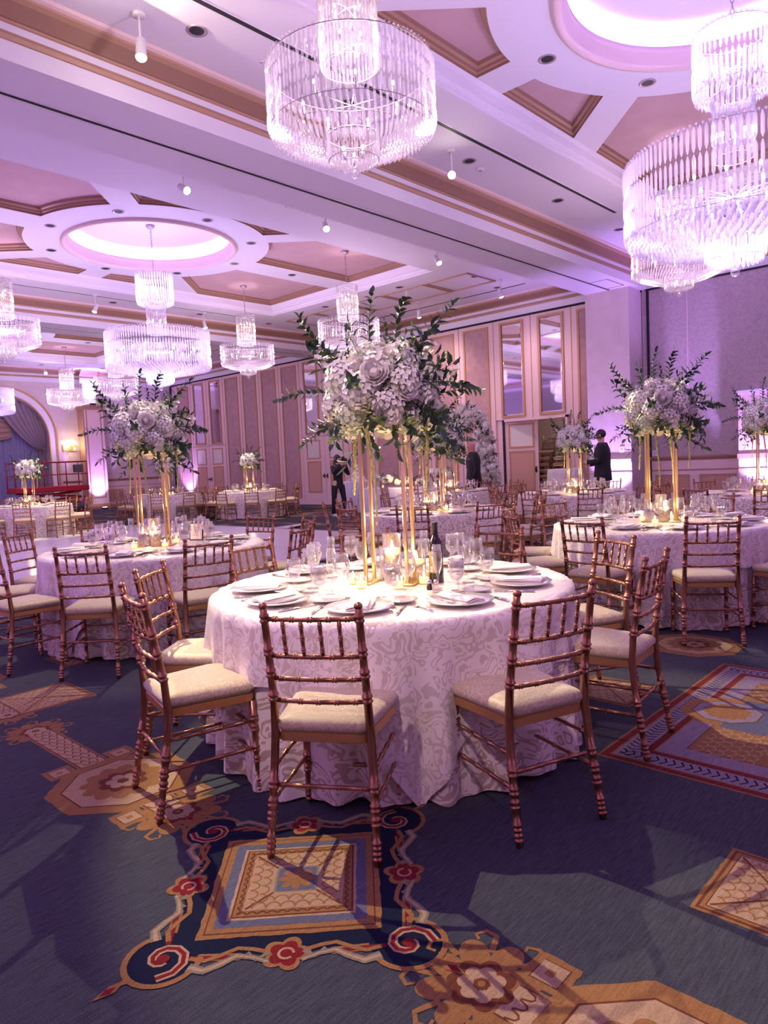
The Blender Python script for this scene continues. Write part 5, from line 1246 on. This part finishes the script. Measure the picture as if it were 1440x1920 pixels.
# (centre, description, chair angles (deg from centre), near?, flower z-rot)
TABLES = [
 (T0, 'nearest the camera', [-59, -21, 23, 59, 98, 140, 178, -132, -98], 2, 0.35),
 (T1, 'beside the dance floor', [-49, -14, 25, 66, 102, 138, 174, -150, -118, -84], 2, 0.2),
 (T2, 'behind the patterned rug', [-92, -55, -18, 18, 54, 90, 126, 162, -164, -128], 2, 0.9),
 (T3, 'behind the nearest one', [-133, -97, -61, -25, 11, 47, 83, 119, 155, -169], 1, 0.4),
 (T4, 'before the open door', [-125, -89, -53, -17, 19, 55, 91, 127, 163, -161], 1, 0.1),
 (T5, 'by the lilac wall', [-110, -74, -38, -2, 34, 70, 106, 142, 178, -146], 1, 1.2),
 (T9, 'beside the flower arch', [-120, -84, -48, -12, 24, 60, 96, 132, 168, -156], 0, 0.5),
 (T6, 'before the striped panels', [-108, -72, -36, 0, 36, 72, 108, 144, 180, -144], 0, 0.3),
 (T7, 'in the far corner', [-112, -76, -40, -4, 32, 68, 104, 140, 176, -148], 0, 0.7),
 (T8, 'by the arched window', [-100, -64, -28, 8, 44, 80, 116, 152, -172, -136], 0, 0.6),
]
def seat_names(c, angs):
    # unique phrase per seat: order seats by viewing angle starting at the near side
    names = ['front middle', 'front right', 'right, towards front', 'right, towards back', 'back right', 'back middle', 'back left', 'left, towards back', 'left, towards front', 'front left']
    def va(a):
        dx, dy = cos(R(a)), sin(R(a)); d = Vector((c[0], c[1], 0)).normalized(); r_ = Vector((d.y, -d.x, 0)); return math.degrees(atan2(dx*r_.x+dy*r_.y, -(dx*d.x+dy*d.y))) % 360
    order = sorted(angs, key=lambda a: (va(a)+18) % 360); out = {}
    if len(order) == 9: nm = [n for n in names if n != 'back middle']
    else: nm = names
    for a, n in zip(order, nm): out[a] = n
    return out
rs = random.Random(5)
fs_proto = None
for ti, (c, desc, angs, lv, fz) in enumerate(TABLES):
    tz = table(c[0], c[1], desc, lv == 2, ti)
    nm = seat_names(c, angs); g = 'of the table '+desc
    for ai, a in enumerate(angs):
        ar_ = R(a); dx, dy = cos(ar_), sin(ar_); dist = 1.40; jit = rs.uniform(-0.06, 0.06)
        px_, py_ = c[0]+dx*dist, c[1]+dy*dist; rz = atan2(-dy, -dx)-pi/2+jit
        if ti == 0:
            ov = {-59: (-1.855, 1.59, R(31)), -21: (-1.305, 2.275, R(69)), -98: (-2.76, 1.415, R(-14)), -132: (-3.37, 1.83, R(-52)), 23: (-1.33, 3.24, R(96)), 59: (-1.84, 3.91, R(150)), 98: (-2.75, 4.08, R(184)), 178: (-3.80, 2.78, R(-86))}
            if a in ov: px_, py_, rz = ov[a]
        put_chair(px_, py_, rz, 'bronze bamboo-style chair, %s, at the table %s' % (nm[a], desc), 'chairs round the table '+desc, lv >= 1)
        # the setting in front of it
        L = 0.69; tx, ty = c[0]+dx*L, c[1]+dy*L; th = ar_+pi/2       # local: +X to the sitter's left... side axis
        sx, sy = -dy, dx                                                  # sideways
        where = '%s, table %s' % (nm[a], desc)
        put('dinner_plate', tx, ty, tz, 0, 'white china dinner plate, '+where, 'plate', 'dinner plates '+g)
        put('folded_napkin', tx, ty, tz+0.004, th+rs.uniform(-0.25, 0.25), 'folded cream napkin on plate, '+where, 'napkin', 'napkins '+g)
        if lv == 2:
            put('fork', tx-sx*0.19, ty-sy*0.19, tz, ar_+pi/2, 'silver fork, '+where, 'cutlery', 'forks '+g)
            put('knife', tx+sx*0.185, ty+sy*0.185, tz, ar_+pi/2, 'silver knife, '+where, 'cutlery', 'knives '+g)
            if ai % 2 == 0: put('menu_card', tx+dx*0.01, ty+dy*0.01, tz+0.034, ar_+pi/2+0.15, 'white menu card on napkin, '+where, 'card', 'menu cards '+g)
            put('bread_plate', c[0]+dx*0.50-sx*0.20, c[1]+dy*0.50-sy*0.20, tz, 0, 'small white bread plate, '+where, 'plate', 'bread plates '+g)
        for kind, rr, off, cat in (('water_goblet', 0.50, 0.10, 'glass'), ('wine_glass', 0.43, 0.16, 'glass'), ('champagne_flute', 0.41, 0.05, 'glass')):
            if kind == 'champagne_flute' and lv == 0: continue
            gx, gy = c[0]+dx*rr+sx*off+rs.uniform(-.012, .012), c[1]+dy*rr+sy*off+rs.uniform(-.012, .012)
            put(kind, gx, gy, tz+0.0005, 0, {'water_goblet': 'footed goblet of ice water, ', 'wine_glass': 'empty stemmed wine glass, ', 'champagne_flute': 'tall empty champagne flute, '}[kind]+where, cat, {'water_goblet': 'water goblets ', 'wine_glass': 'wine glasses ', 'champagne_flute': 'champagne flutes '}[kind]+g)
    # centrepiece and candles
    lab = 'tall white flower arrangement on gold posts, table '+desc
    sc = 0.88 if ti == 4 else (1.0 if lv >= 1 or ti == 6 else 0.86)
    fz = atan2(c[1], c[0])-pi/2-0.40+0.1*(ti % 3)
    if fs_proto is None: fs_proto = centrepiece(c[0], c[1], tz, fz, lab)
    else: dup(fs_proto, (c[0], c[1], tz), fz, lab, 'tall white flower arrangements', sc)
    fr = R(-43) if ti == 0 else fz
    vz = [((-0.01, 0.02), 0.24), ((-0.09, -0.03), 0.16), ((0.03, -0.07), 0.19)]
    if ti == 0: vz = [((0.0, 0.015), 0.26), ((-0.10, 0.0), 0.17), ((0.02, 0.14), 0.17)]
    hn = {0.24: 'tallest', 0.26: 'tallest', 0.16: 'shortest', 0.17: 'shortest', 0.19: 'middle-height'}
    for vi, ((ox, oy), h) in enumerate(vz):
        ca, sa = cos(fr), sin(fr); X, Y = c[0]+ox*ca-oy*sa, c[1]+ox*sa+oy*ca
        put_vase(h, X, Y, tz+0.012 if abs(ox) > 0.05 else tz, '%s glass cylinder with floating candle%s, table %s' % (hn[h], ' at the back' if (ti == 0 and vi == 2) else '', desc), 'floating candles '+g)
    vs_ = [(0.19, 0.05), (-0.15, -0.13), (0.05, 0.22), (0.16, -0.12), (-0.02, -0.2)] if ti == 0 else [(0.20, -0.02), (-0.20, 0.04), (0.0, 0.21), (0.02, -0.21)]
    vn_ = ['right', 'left', 'back', 'front right', 'front']
    for vi, (ox, oy) in enumerate(vs_):
        put_votive(c[0]+ox, c[1]+oy, tz, 'small lit votive %s of flower stand, table %s' % ('at the '+vn_[vi] if ti == 0 else 'at the '+('right', 'left', 'back', 'front')[vi], desc), 'votive candles '+g)
    light('POINT', 'candle_glow', (c[0]-0.02, c[1]+0.0, tz+0.34), 2.6 if lv == 2 else 4.5, (1.0, 0.62, 0.28), None, 0.03)
    light('POINT', 'candle_glow', (c[0]+0.08, c[1]-0.10, tz+0.14), 1.6, (1.0, 0.62, 0.28), None, 0.02)
# ---- odd things on the nearest table
r = thing('wine_bottle', 'dark red wine bottle with gold-brown label standing on the nearest table', 'bottle', (T0[0]+0.21, T0[1]+0.13, 0.7595))
b = MB(); b.lathe([(0.001, 0.0), (0.036, 0.0), (0.038, 0.006), (0.038, 0.19), (0.034, 0.215), (0.020, 0.238), (0.0145, 0.255), (0.014, 0.30), (0.001, 0.30)], 28, 'bottle_glass'); b.obj('bottle', r)
b = MB(); b.lathe([(0.0148, 0.256), (0.0150, 0.305), (0.016, 0.306), (0.016, 0.316), (0.001, 0.317)], 20, 'bottle_foil'); b.obj('capsule', r)
b = MB()
va = atan2(-T0[1], -T0[0])-0.55
def curved(b, z0, z1, a0, a1, rr, m): b.loft([[(rr*cos(a0+(a1-a0)*i/8), rr*sin(a0+(a1-a0)*i/8), z) for i in range(9)] for z in (z0, z1)], m, False, True, False)
curved(b, 0.055, 0.165, va-0.75, va+0.55, 0.0384, 'bottle_label')
lb = b.obj('label', r)
b = MB()
for k in range(5): curved(b, 0.138-k*0.012, 0.144-k*0.012, va-0.55, va+0.1+0.1*(k % 3), 0.0387, 'label_gold')
curved(b, 0.062, 0.088, va-0.45, va-0.05, 0.0387, 'menu_card')
for k in range(7): curved(b, 0.066, 0.084, va-0.42+k*0.05, va-0.40+k*0.05, 0.0389, 'label_ink')
b.obj('label_print', lb)
for i, (ox, oy, m, lab) in enumerate(((0.315, -0.06, 'black_napkin_band', 'small dark pepper shaker in front of the wine bottle'), (0.345, -0.045, 'candle_glass', 'small glass salt shaker in front of the wine bottle'))):
    r = thing('shaker', lab, 'shaker', (T0[0]+ox, T0[1]+oy, 0.7595))
    b = MB(); b.lathe([(0.001, 0), (0.013, 0), (0.015, 0.01), (0.011, 0.035), (0.001, 0.035)], 12, m); b.obj('body', r)
    b = MB(); b.lathe([(0.0115, 0.034), (0.0125, 0.042), (0.008, 0.052), (0.001, 0.054)], 12, 'cutlery'); b.obj('cap', r)
# framed table card on the left table
r = thing('framed_table_card', 'small dark-framed card standing on the left table behind the candles', 'picture frame', (T1[0]+0.02, T1[1]+0.40, 0.7595), R(35))
b = MB(); Mx = Matrix.Rotation(R(-10), 4, 'X'); b.bbox(-0.065, 0.065, -0.006, 0.006, 0.004, 0.17, 'hair_dark', 0.003, Mx); b.obj('frame', r)
b = MB(); b.box(-0.055, 0.055, -0.0085, -0.005, 0.015, 0.158, 'menu_card', Mx)
for k in range(5): b.box(-0.03+0.004*(k % 2), 0.03-0.006*(k % 3), -0.0095, -0.0083, 0.05+k*0.018, 0.054+k*0.018, 'trim_gold', Mx)
b.obj('card', r)
# ================================================================== BACK OF THE HALL
# cake table
r = thing('cake_table', 'round table with gathered white skirt behind the photographer', 'table', (-14.55, 14.5, 0))
b = MB(); K = 160
b.loft([[((q+am*sin(34*2*pi*k/K))*cos(2*pi*k/K), (q+am*sin(34*2*pi*k/K))*sin(2*pi*k/K), z) for k in range(K)] for (q, z, am) in ((0.001, 0.90, 0), (0.44, 0.90, 0), (0.455, 0.885, 0.0), (0.46, 0.86, 0.008), (0.48, 0.4, 0.016), (0.50, 0.01, 0.022))], 'white_drape', True, True, False); b.obj('skirt', r)
r = thing('tiered_cake', 'white tiered cake with blossoms on the gathered-skirt table', 'cake', (-14.55, 14.5, 0.903))
for i, (q, z0, z1) in enumerate(((0.20, 0, 0.13), (0.15, 0.13, 0.26), (0.10, 0.26, 0.38))):
    b = MB(); b.lathe([(0.001, z0), (q, z0), (q, z1-0.01), (q-0.01, z1), (0.001, z1)], 28, 'cake_icing'); b.obj('cake_tier', r)
for i in range(16):
    a = i*1.9; q = (0.25, 0.18, 0.13, 0.06)[i % 4]; z = (0.02, 0.16, 0.29, 0.41)[i % 4]
    inst(mesh_of('rose0', None), 'rose_bloom', r, (q*cos(a), q*sin(a), z), aim((cos(a), sin(a), 0.8)), 0.8)
# sweetheart table hedge of flowers
r = thing('flower_hedge', 'long low bank of white flowers behind the second table', 'flower arrangement', (-11.5, 13.3, 0))
b = MB(); b.bbox(-1.35, 1.35, -0.35, 0.35, 0.0, 0.76, 'white_drape', 0.02); b.obj('draped_table', r)
for i in range(70):
    x = -1.3+2.6*((i*0.618) % 1); y = 0.3*sin(i*2.4); z = 0.82+0.30*((i*0.377) % 1)
    if i % 3 == 0: inst(mesh_of('sprA', None), 'leaf_sprig', r, (x, y, z), aim((sin(i), -0.8, 0.2+0.6*cos(i))), 1.0)
    else: inst(mesh_of('hyd%d' % (i % 3), None) if i % 2 else mesh_of('rose%d' % (i % 2), None), 'hydrangea_bloom' if i % 2 else 'rose_bloom', r, (x, y-0.05, z), aim((sin(i*3), -1, 0.5)), 0.9)
for i, x in enumerate((-12.6, -12.1, -11.2, -10.7, -10.4)): put_votive(x, 12.93, 0.762, 'small lit votive candle in front of the low bank of white flowers', 'votives along the flower bank')
light('POINT', 'candle_glow', (-11.5, 12.8, 1.0), 8, (1.0, 0.62, 0.28), None, 0.05)
# floral arch: a leaning crescent of roses and hydrangeas
r = thing('flower_arch', 'leaning crescent arch of white roses and greenery beside the bald man', 'flower arch', (0, 0, 0))
AP = [(-10.95, 14.5, 2.20), (-10.72, 14.5, 2.45), (-10.48, 14.5, 2.52), (-10.25, 14.5, 2.36), (-10.08, 14.5, 2.05), (-10.0, 14.5, 1.65), (-9.92, 14.5, 1.2), (-9.86, 14.5, 0.8), (-9.82, 14.5, 0.4), (-9.80, 14.5, 0.03)]
b = MB(); b.tube(AP, [0.02, 0.06, 0.09, 0.10, 0.11, 0.11, 0.11, 0.11, 0.10, 0.08], 'leaf_dark', 8); b.bbox(-10.05, -9.55, 14.3, 14.7, 0, 0.02, 'dark_metal', 0.004); b.obj('arch_frame', r)
for i in range(150):
    t = (i+0.5)/150*(len(AP)-1); k = min(len(AP)-2, int(t)); p = Vector(AP[k]).lerp(Vector(AP[k+1]), t-k); a = i*2.4; q = 0.21 if k > 0 else 0.12
    d = Vector((cos(a), -0.75, sin(a))); loc = p+Vector((cos(a)*q, -0.10-0.05*(i % 2), sin(a)*q*0.9))
    if i % 5 == 4: inst(mesh_of('sprB', None), 'leaf_sprig', r, loc, aim(d), 0.9)
    elif i % 3 == 0: inst(mesh_of('hyd%d' % (i % 3), None), 'hydrangea_bloom', r, loc, aim(d), 1.0)
    else: inst(mesh_of('rose%d' % (i % 2), None), 'rose_bloom', r, loc, aim(d), 1.6)
# bar table with cloth near the pillar
r = thing('draped_bar_table', 'tall table under a plain cream cloth beside the man in the dinner jacket', 'table', (-8.15, 14.9, 0))
b = MB(); K = 120
b.loft([[((q+am*sin(22*2*pi*k/K))*cos(2*pi*k/K), (q+am*sin(22*2*pi*k/K))*sin(2*pi*k/K), z) for k in range(K)] for (q, z, am) in ((0.001, 1.06, 0), (0.38, 1.06, 0), (0.392, 1.04, 0.0), (0.40, 0.95, 0.008), (0.42, 0.4, 0.02), (0.45, 0.01, 0.03))], 'napkin_linen', True, True, False); b.obj('cloth', r)
# stacked chairs in the lobby
n = 0
for sx_, nst in ((-10.42, 7), (-9.88, 6)):
    for k in range(nst):
        put_chair(sx_+0.01*k, 17.9+0.03*k, pi+0.1, 'bronze ballroom chair stacked in the lobby, %s of the %s stack' % (('bottom one', 'second from the bottom', 'third from the bottom', 'fourth from the bottom', 'fifth from the bottom', 'sixth from the bottom', 'top one')[k if k < nst-1 else 6], 'left' if nst == 7 else 'right'), 'chairs stacked through the open door', False, z=0.105*k*1.6)
# ================================================================== PEOPLE
def skin_obj(name, joints, edges, root, m, parent, sub=2, extra=None):
    keys = list(joints); me = bpy.data.meshes.new(name); me.from_pydata([joints[k][0] for k in keys], [(keys.index(a), keys.index(b_)) for a, b_ in edges], [])
    o = bpy.data.objects.new(name, me); C.objects.link(o); md = o.modifiers.new('s', 'SKIN'); md.use_smooth_shade = True
    for i, k in enumerate(keys):
        r_ = joints[k][1]; me.skin_vertices[0].data[i].radius = r_ if hasattr(r_, '__len__') else (r_, r_)
        me.skin_vertices[0].data[i].use_root = (k == root)
    s = o.modifiers.new('u', 'SUBSURF'); s.levels = sub; s.render_levels = sub
    dg = bpy.context.evaluated_depsgraph_get(); dg.update(); m2 = bpy.data.meshes.new_from_object(o.evaluated_get(dg)); m2.name = name
    bpy.data.objects.remove(o)
    m2.materials.clear(); m2.materials.append(MT[m])
    for p in m2.polygons: p.use_smooth = True; p.material_index = 0
    if extra:
        b_ = MB(); b_.v = [tuple(v.co) for v in m2.vertices]; b_.f = [tuple(p.vertices) for p in m2.polygons]; b_.mats = [m]; b_.mi = [0]*len(b_.f); b_.sm = [True]*len(b_.f); extra(b_); o = b_.obj(name, parent)
    else: o = bpy.data.objects.new(name, m2); C.objects.link(o); o.parent = parent
    return o
def hand(J, E, side, wrist, d, palm_n, curl, pre):
    # palm and five fingers: d = direction of the hand, palm_n = way the palm faces
    d = Vector(d).normalized(); n = Vector(palm_n).normalized(); s = d.cross(n).normalized()*side; w_ = Vector(wrist)
    J[pre+'palm'] = (tuple(w_+d*0.045), (0.030, 0.015)); E.append((pre+'wrist', pre+'palm'))
    for i, (off, L) in enumerate(((-0.026, 0.066), (-0.009, 0.074), (0.009, 0.069), (0.025, 0.054))):
        b0 = w_+d*0.085+s*off; m1 = b0+d*L*0.5+n*L*0.18*curl; e = m1+(d*(0.55-0.35*curl)+n*0.55*curl)*L*0.75
        for q, p, r_ in ((0, b0, 0.0095), (1, m1, 0.0085), (2, e, 0.007)): J['%sf%d%d' % (pre, i, q)] = (tuple(p), r_)
        E += [(pre+'palm', '%sf%d0' % (pre, i)), ('%sf%d0' % (pre, i), '%sf%d1' % (pre, i)), ('%sf%d1' % (pre, i), '%sf%d2' % (pre, i))]
    b0 = w_+d*0.03-s*0.032; m1 = b0+d*0.025-s*0.018+n*0.012; e = m1+d*0.028+n*0.012
    for q, p, r_ in ((0, b0, 0.011), (1, m1, 0.0095), (2, e, 0.008)): J['%st%d' % (pre, q)] = (tuple(p), r_)
    E += [(pre+'palm', pre+'t0'), (pre+'t0', pre+'t1'), (pre+'t1', pre+'t2')]
def person(loc, rz, H, label, skin, pose, build=1.0, hair=None, jacket=True, shirt=False, shoe='shoe_black', nod=0.0, long_hair=False):
    k = H/1.75; r = thing('person', label, 'person', loc, rz)
    def V(x, y, z): return (x*k, y*k, z*k)
    w_ = build
    J = dict(pelvis=(V(0, 0, 0.95), (0.130*w_, 0.095*w_)), waist=(V(0, 0, 1.10), (0.12*w_, 0.09*w_)), chest=(V(0, 0.0, 1.30), (0.145*w_, 0.10*w_)), upper=(V(0, -0.01, 1.42), (0.10*w_, 0.075*w_)), neck=(V(0, 0.0, 1.505), 0.05), chin=(V(0, 0.02+nod*0.3, 1.575), (0.058, 0.072)), head=(V(0, 0.025+nod*0.6, 1.645), (0.072, 0.092)), crown=(V(0, 0.015+nod, 1.705), (0.058, 0.076)))
    E = [('pelvis', 'waist'), ('waist', 'chest'), ('chest', 'upper'), ('upper', 'neck'), ('neck', 'chin'), ('chin', 'head'), ('head', 'crown')]
    for s, q in ((-1, 'l_'), (1, 'r_')):
        sh, el, wr, dr, pn, curl = pose[q]
        J[q+'sh'] = (V(*sh), 0.058*w_); J[q+'el'] = (V(*el), 0.042); J[q+'wrist'] = (V(*wr), 0.027)
        E += [('upper', q+'sh'), (q+'sh', q+'el'), (q+'el', q+'wrist')]
        hand(J, E, s, V(*wr), dr, pn, curl, q)
        hp, kn, an = pose[q+'leg']; J[q+'hip'] = (V(*hp), 0.088*w_); J[q+'knee'] = (V(*kn), 0.058); J[q+'ank'] = (V(*an), 0.036); J[q+'heel'] = (V(an[0], an[1]-0.01, 0.045), 0.028); J[q+'toe'] = (V(an[0]+0.02*s, an[1]+0.15, 0.03), (0.026, 0.012))
        E += [('pelvis', q+'hip'), (q+'hip', q+'knee'), (q+'knee', q+'ank'), (q+'ank', q+'heel'), (q+'heel', q+'toe')]
    hy = (0.025+nod*0.6)*k; hz = 1.645*k
    def face(b):
        b.ball((0, hy+0.098, hz-0.01), 0.016, skin, 8, 6, (0.8, 1.0, 1.5)); b.ball((0, hy+0.088, hz-0.052), 0.014, 'skin_flushed', 8, 5, (1.5, 0.5, 0.45))
        for s in (-1, 1):
            b.ball((s*0.028, hy+0.086, hz+0.018), 0.009, 'white_shirt', 8, 5); b.ball((s*0.028, hy+0.093, hz+0.018), 0.0045, 'hair_dark', 6, 4); b.ball((s*0.028, hy+0.090, hz+0.034), 0.014, 'hair_dark' if hair else skin, 6, 4, (1.2, 0.4, 0.25))
            b.ball((s*0.080, hy-0.005, hz+0.0), 0.022, skin, 8, 6, (0.4, 0.8, 1.3))
    skin_obj('body', J, E, 'pelvis', skin, r, 2, face)
    # clothes follow the same joints, a little fuller
    def ell(z, a, b_, y=0.0, n=20): return [V(a*w_*cos(2*pi*i/n), y+b_*w_*sin(2*pi*i/n), z) for i in range(n)]
    b = MB(); b.loft([ell(0.80, 0.175, 0.130), ell(0.82, 0.178, 0.134), ell(0.95, 0.168, 0.126), ell(1.10, 0.155, 0.115), ell(1.30, 0.180, 0.125, 0.004), ell(1.40, 0.185, 0.110), ell(1.455, 0.145, 0.088), ell(1.49, 0.095, 0.080), ell(1.515, 0.060, 0.062)], 'black_cloth', True, True, True)
    for q in ('l_', 'r_'):
        sh, el, wr = (Vector(J[q+x][0]) for x in ('sh', 'el', 'wrist'))
        ct = el.lerp(wr, 0.93); inn = Vector((sh.x*0.45, sh.y, sh.z-0.01*k))
        b.tube([inn, sh.lerp(inn, 0.25), sh, sh.lerp(el, 0.35), sh.lerp(el, 0.85), el, el.lerp(wr, 0.15), ct], [0.055*w_*k, 0.064*w_*k, 0.066*w_*k, 0.062*w_*k, 0.056*k, 0.055*k, 0.053*k, 0.040*k], 'black_cloth', 14)
    b.obj('jacket' if jacket else 'top', r)
    b = MB(); b.loft([ell(0.80, 0.165, 0.118), ell(0.92, 0.160, 0.118), ell(1.02, 0.15, 0.112)], 'black_cloth', True, True, True)
    for q in ('l_', 'r_'):
        hp, kn, an = (Vector(J[q+x][0]) for x in ('hip', 'knee', 'ank'))
        b.tube([hp, hp.lerp(kn, 0.3), kn.lerp(hp, 0.1), kn, kn.lerp(an, 0.4), an], [0.098*w_*k, 0.098*w_*k, 0.074*k, 0.072*k, 0.066*k, 0.058*k], 'black_cloth', 14)
    b.obj('trousers', r)
    for q in ('l_', 'r_'):
        b = MB(); an = J[q+'ank'][0]; to = J[q+'toe'][0]
        b.loft([[(an[0]+sx_*wd, y, z) for sx_, z in ((-1, 0.0), (1, 0.0), (1, ht*0.6), (0.5, ht), (-0.5, ht), (-1, ht*0.6))] for (y, wd, ht) in ((an[1]-0.075, 0.02, 0.05), (an[1]-0.06, 0.04, 0.085), (an[1]+0.03, 0.042, 0.09), (an[1]+0.12, 0.048, 0.068), (an[1]+0.19, 0.04, 0.055), (an[1]+0.215, 0.02, 0.02))], shoe, True, True, True); b.obj('shoe', r)
    if shirt:
        b = MB(); b.loft([[V(x, 0.135*w_-0.03*abs(x)/0.06-0.25*(z-1.2)*0.25, z) for x in (-wd, 0, wd)] for z, wd in ((1.12, 0.012), (1.25, 0.035), (1.38, 0.055), (1.48, 0.06))], 'white_shirt', False, True, False); b.tube([V(0.052*cos(a), 0.055*sin(a), 1.500) for a in [2*pi*i/16 for i in range(17)]], 0.014, 'white_shirt', 6); b.obj('shirt', r)
        b = MB(); b.loft([[V(-0.045, 0.085, 1.47), V(0, 0.10, 1.485), V(0.045, 0.085, 1.47)], [V(-0.045, 0.085, 1.50), V(0, 0.10, 1.49), V(0.045, 0.085, 1.50)]], 'hair_dark', False, False, False); b.obj('bow_tie', r)
        for q in ('l_', 'r_'):
            a, b_ = Vector(J[q+'el'][0]), Vector(J[q+'wrist'][0]); b = MB(); b.tube([a.lerp(b_, 0.90), a.lerp(b_, 1.0)], 0.034, 'white_shirt', 10); b.obj('shirt_cuff', r)
    if hair:
        b = MB(); b.ball((0, hy-0.022, hz+0.035), 0.098, hair, 14, 10, (0.88, 1.0, 0.95))
        if long_hair: b.ball((0, hy-0.075, hz-0.10), 0.10, hair, 12, 8, (0.95, 0.6, 1.6)); b.ball((0, hy-0.02, hz-0.02), 0.104, hair, 12, 8, (0.92, 0.86, 1.1))
        b.obj('hair', r)
    return r
# facing angles: local +Y is forward
std_leg = lambda s, y=0.0: ((s*0.09, 0, 0.90), (s*0.10, 0.02+y, 0.50), (s*0.11, -0.01+y, 0.08))
pose_cam = {'l_': ((-0.17, 0, 1.42), (-0.25, 0.16, 1.22), (-0.07, 0.30, 1.50), (0.3, 0.2, 1), (0.2, 1, 0), 0.7), 'r_': ((0.17, 0, 1.42), (0.25, 0.16, 1.25), (0.08, 0.28, 1.52), (-0.3, 0.2, 1), (-0.2, 1, 0), 0.7), 'l_leg': std_leg(-1.2, 0.06), 'r_leg': std_leg(1.4, -0.06)}
pw = person((-13.9, 13.1, 0), R(-100), 1.64, 'person all in black with dark hair, standing and holding up a camera before the wall', 'skin', pose_cam, 0.92, 'hair_dark', False, False, 'shoe_white', long_hair=True)
cr = thing('camera', 'black photo camera held up by the person in black at the wall', 'camera', (-13.9, 13.1, 0), R(-100))
b = MB(); b.bbox(-0.07, 0.07, 0.26, 0.32, 1.47, 1.56, 'shoe_black', 0.008); b.bbox(-0.03, 0.03, 0.26, 0.32, 1.555, 1.60, 'shoe_black', 0.006); b.obj('camera_body', cr)
b = MB(); b.lathe([(0.001, 0), (0.035, 0), (0.036, 0.06), (0.042, 0.11), (0.001, 0.11)], 16, 'shoe_black', M=Matrix.Translation((0, 0.32, 1.515)) @ Matrix.Rotation(-pi/2, 4, 'X')); b.obj('lens', cr)
pose_walk = {'l_': ((-0.19, 0, 1.42), (-0.23, -0.03, 1.14), (-0.22, 0.05, 0.90), (0, 0.15, -1), (1, 0, 0), 0.5), 'r_': ((0.19, 0, 1.42), (0.23, -0.03, 1.14), (0.22, 0.06, 0.90), (0, 0.15, -1), (-1, 0, 0), 0.5), 'l_leg': std_leg(-1, 0.12), 'r_leg': std_leg(1, -0.10)}
person((-9.62, 13.35, 0), R(136), 1.78, 'bald person in a plain black suit walking left beside the flower arch', 'skin_flushed', pose_walk, 1.32, None)
pose_tux = {'l_': ((-0.19, 0, 1.42), (-0.25, 0.05, 1.16), (-0.12, 0.28, 1.16), (0.5, 1, 0.1), (0, 0, 1), 0.5), 'r_': ((0.19, 0, 1.42), (0.26, 0.04, 1.15), (0.14, 0.27, 1.10), (-0.4, 1, 0.1), (0, 0, 1), 0.6), 'l_leg': std_leg(-1, 0.03), 'r_leg': std_leg(1, -0.03)}
person((-6.42, 13.25, 0), R(112), 1.84, 'dark-haired person in a black dinner jacket and white shirt looking at his hands', 'skin', pose_tux, 1.25, 'hair_dark', True, True, nod=0.02)
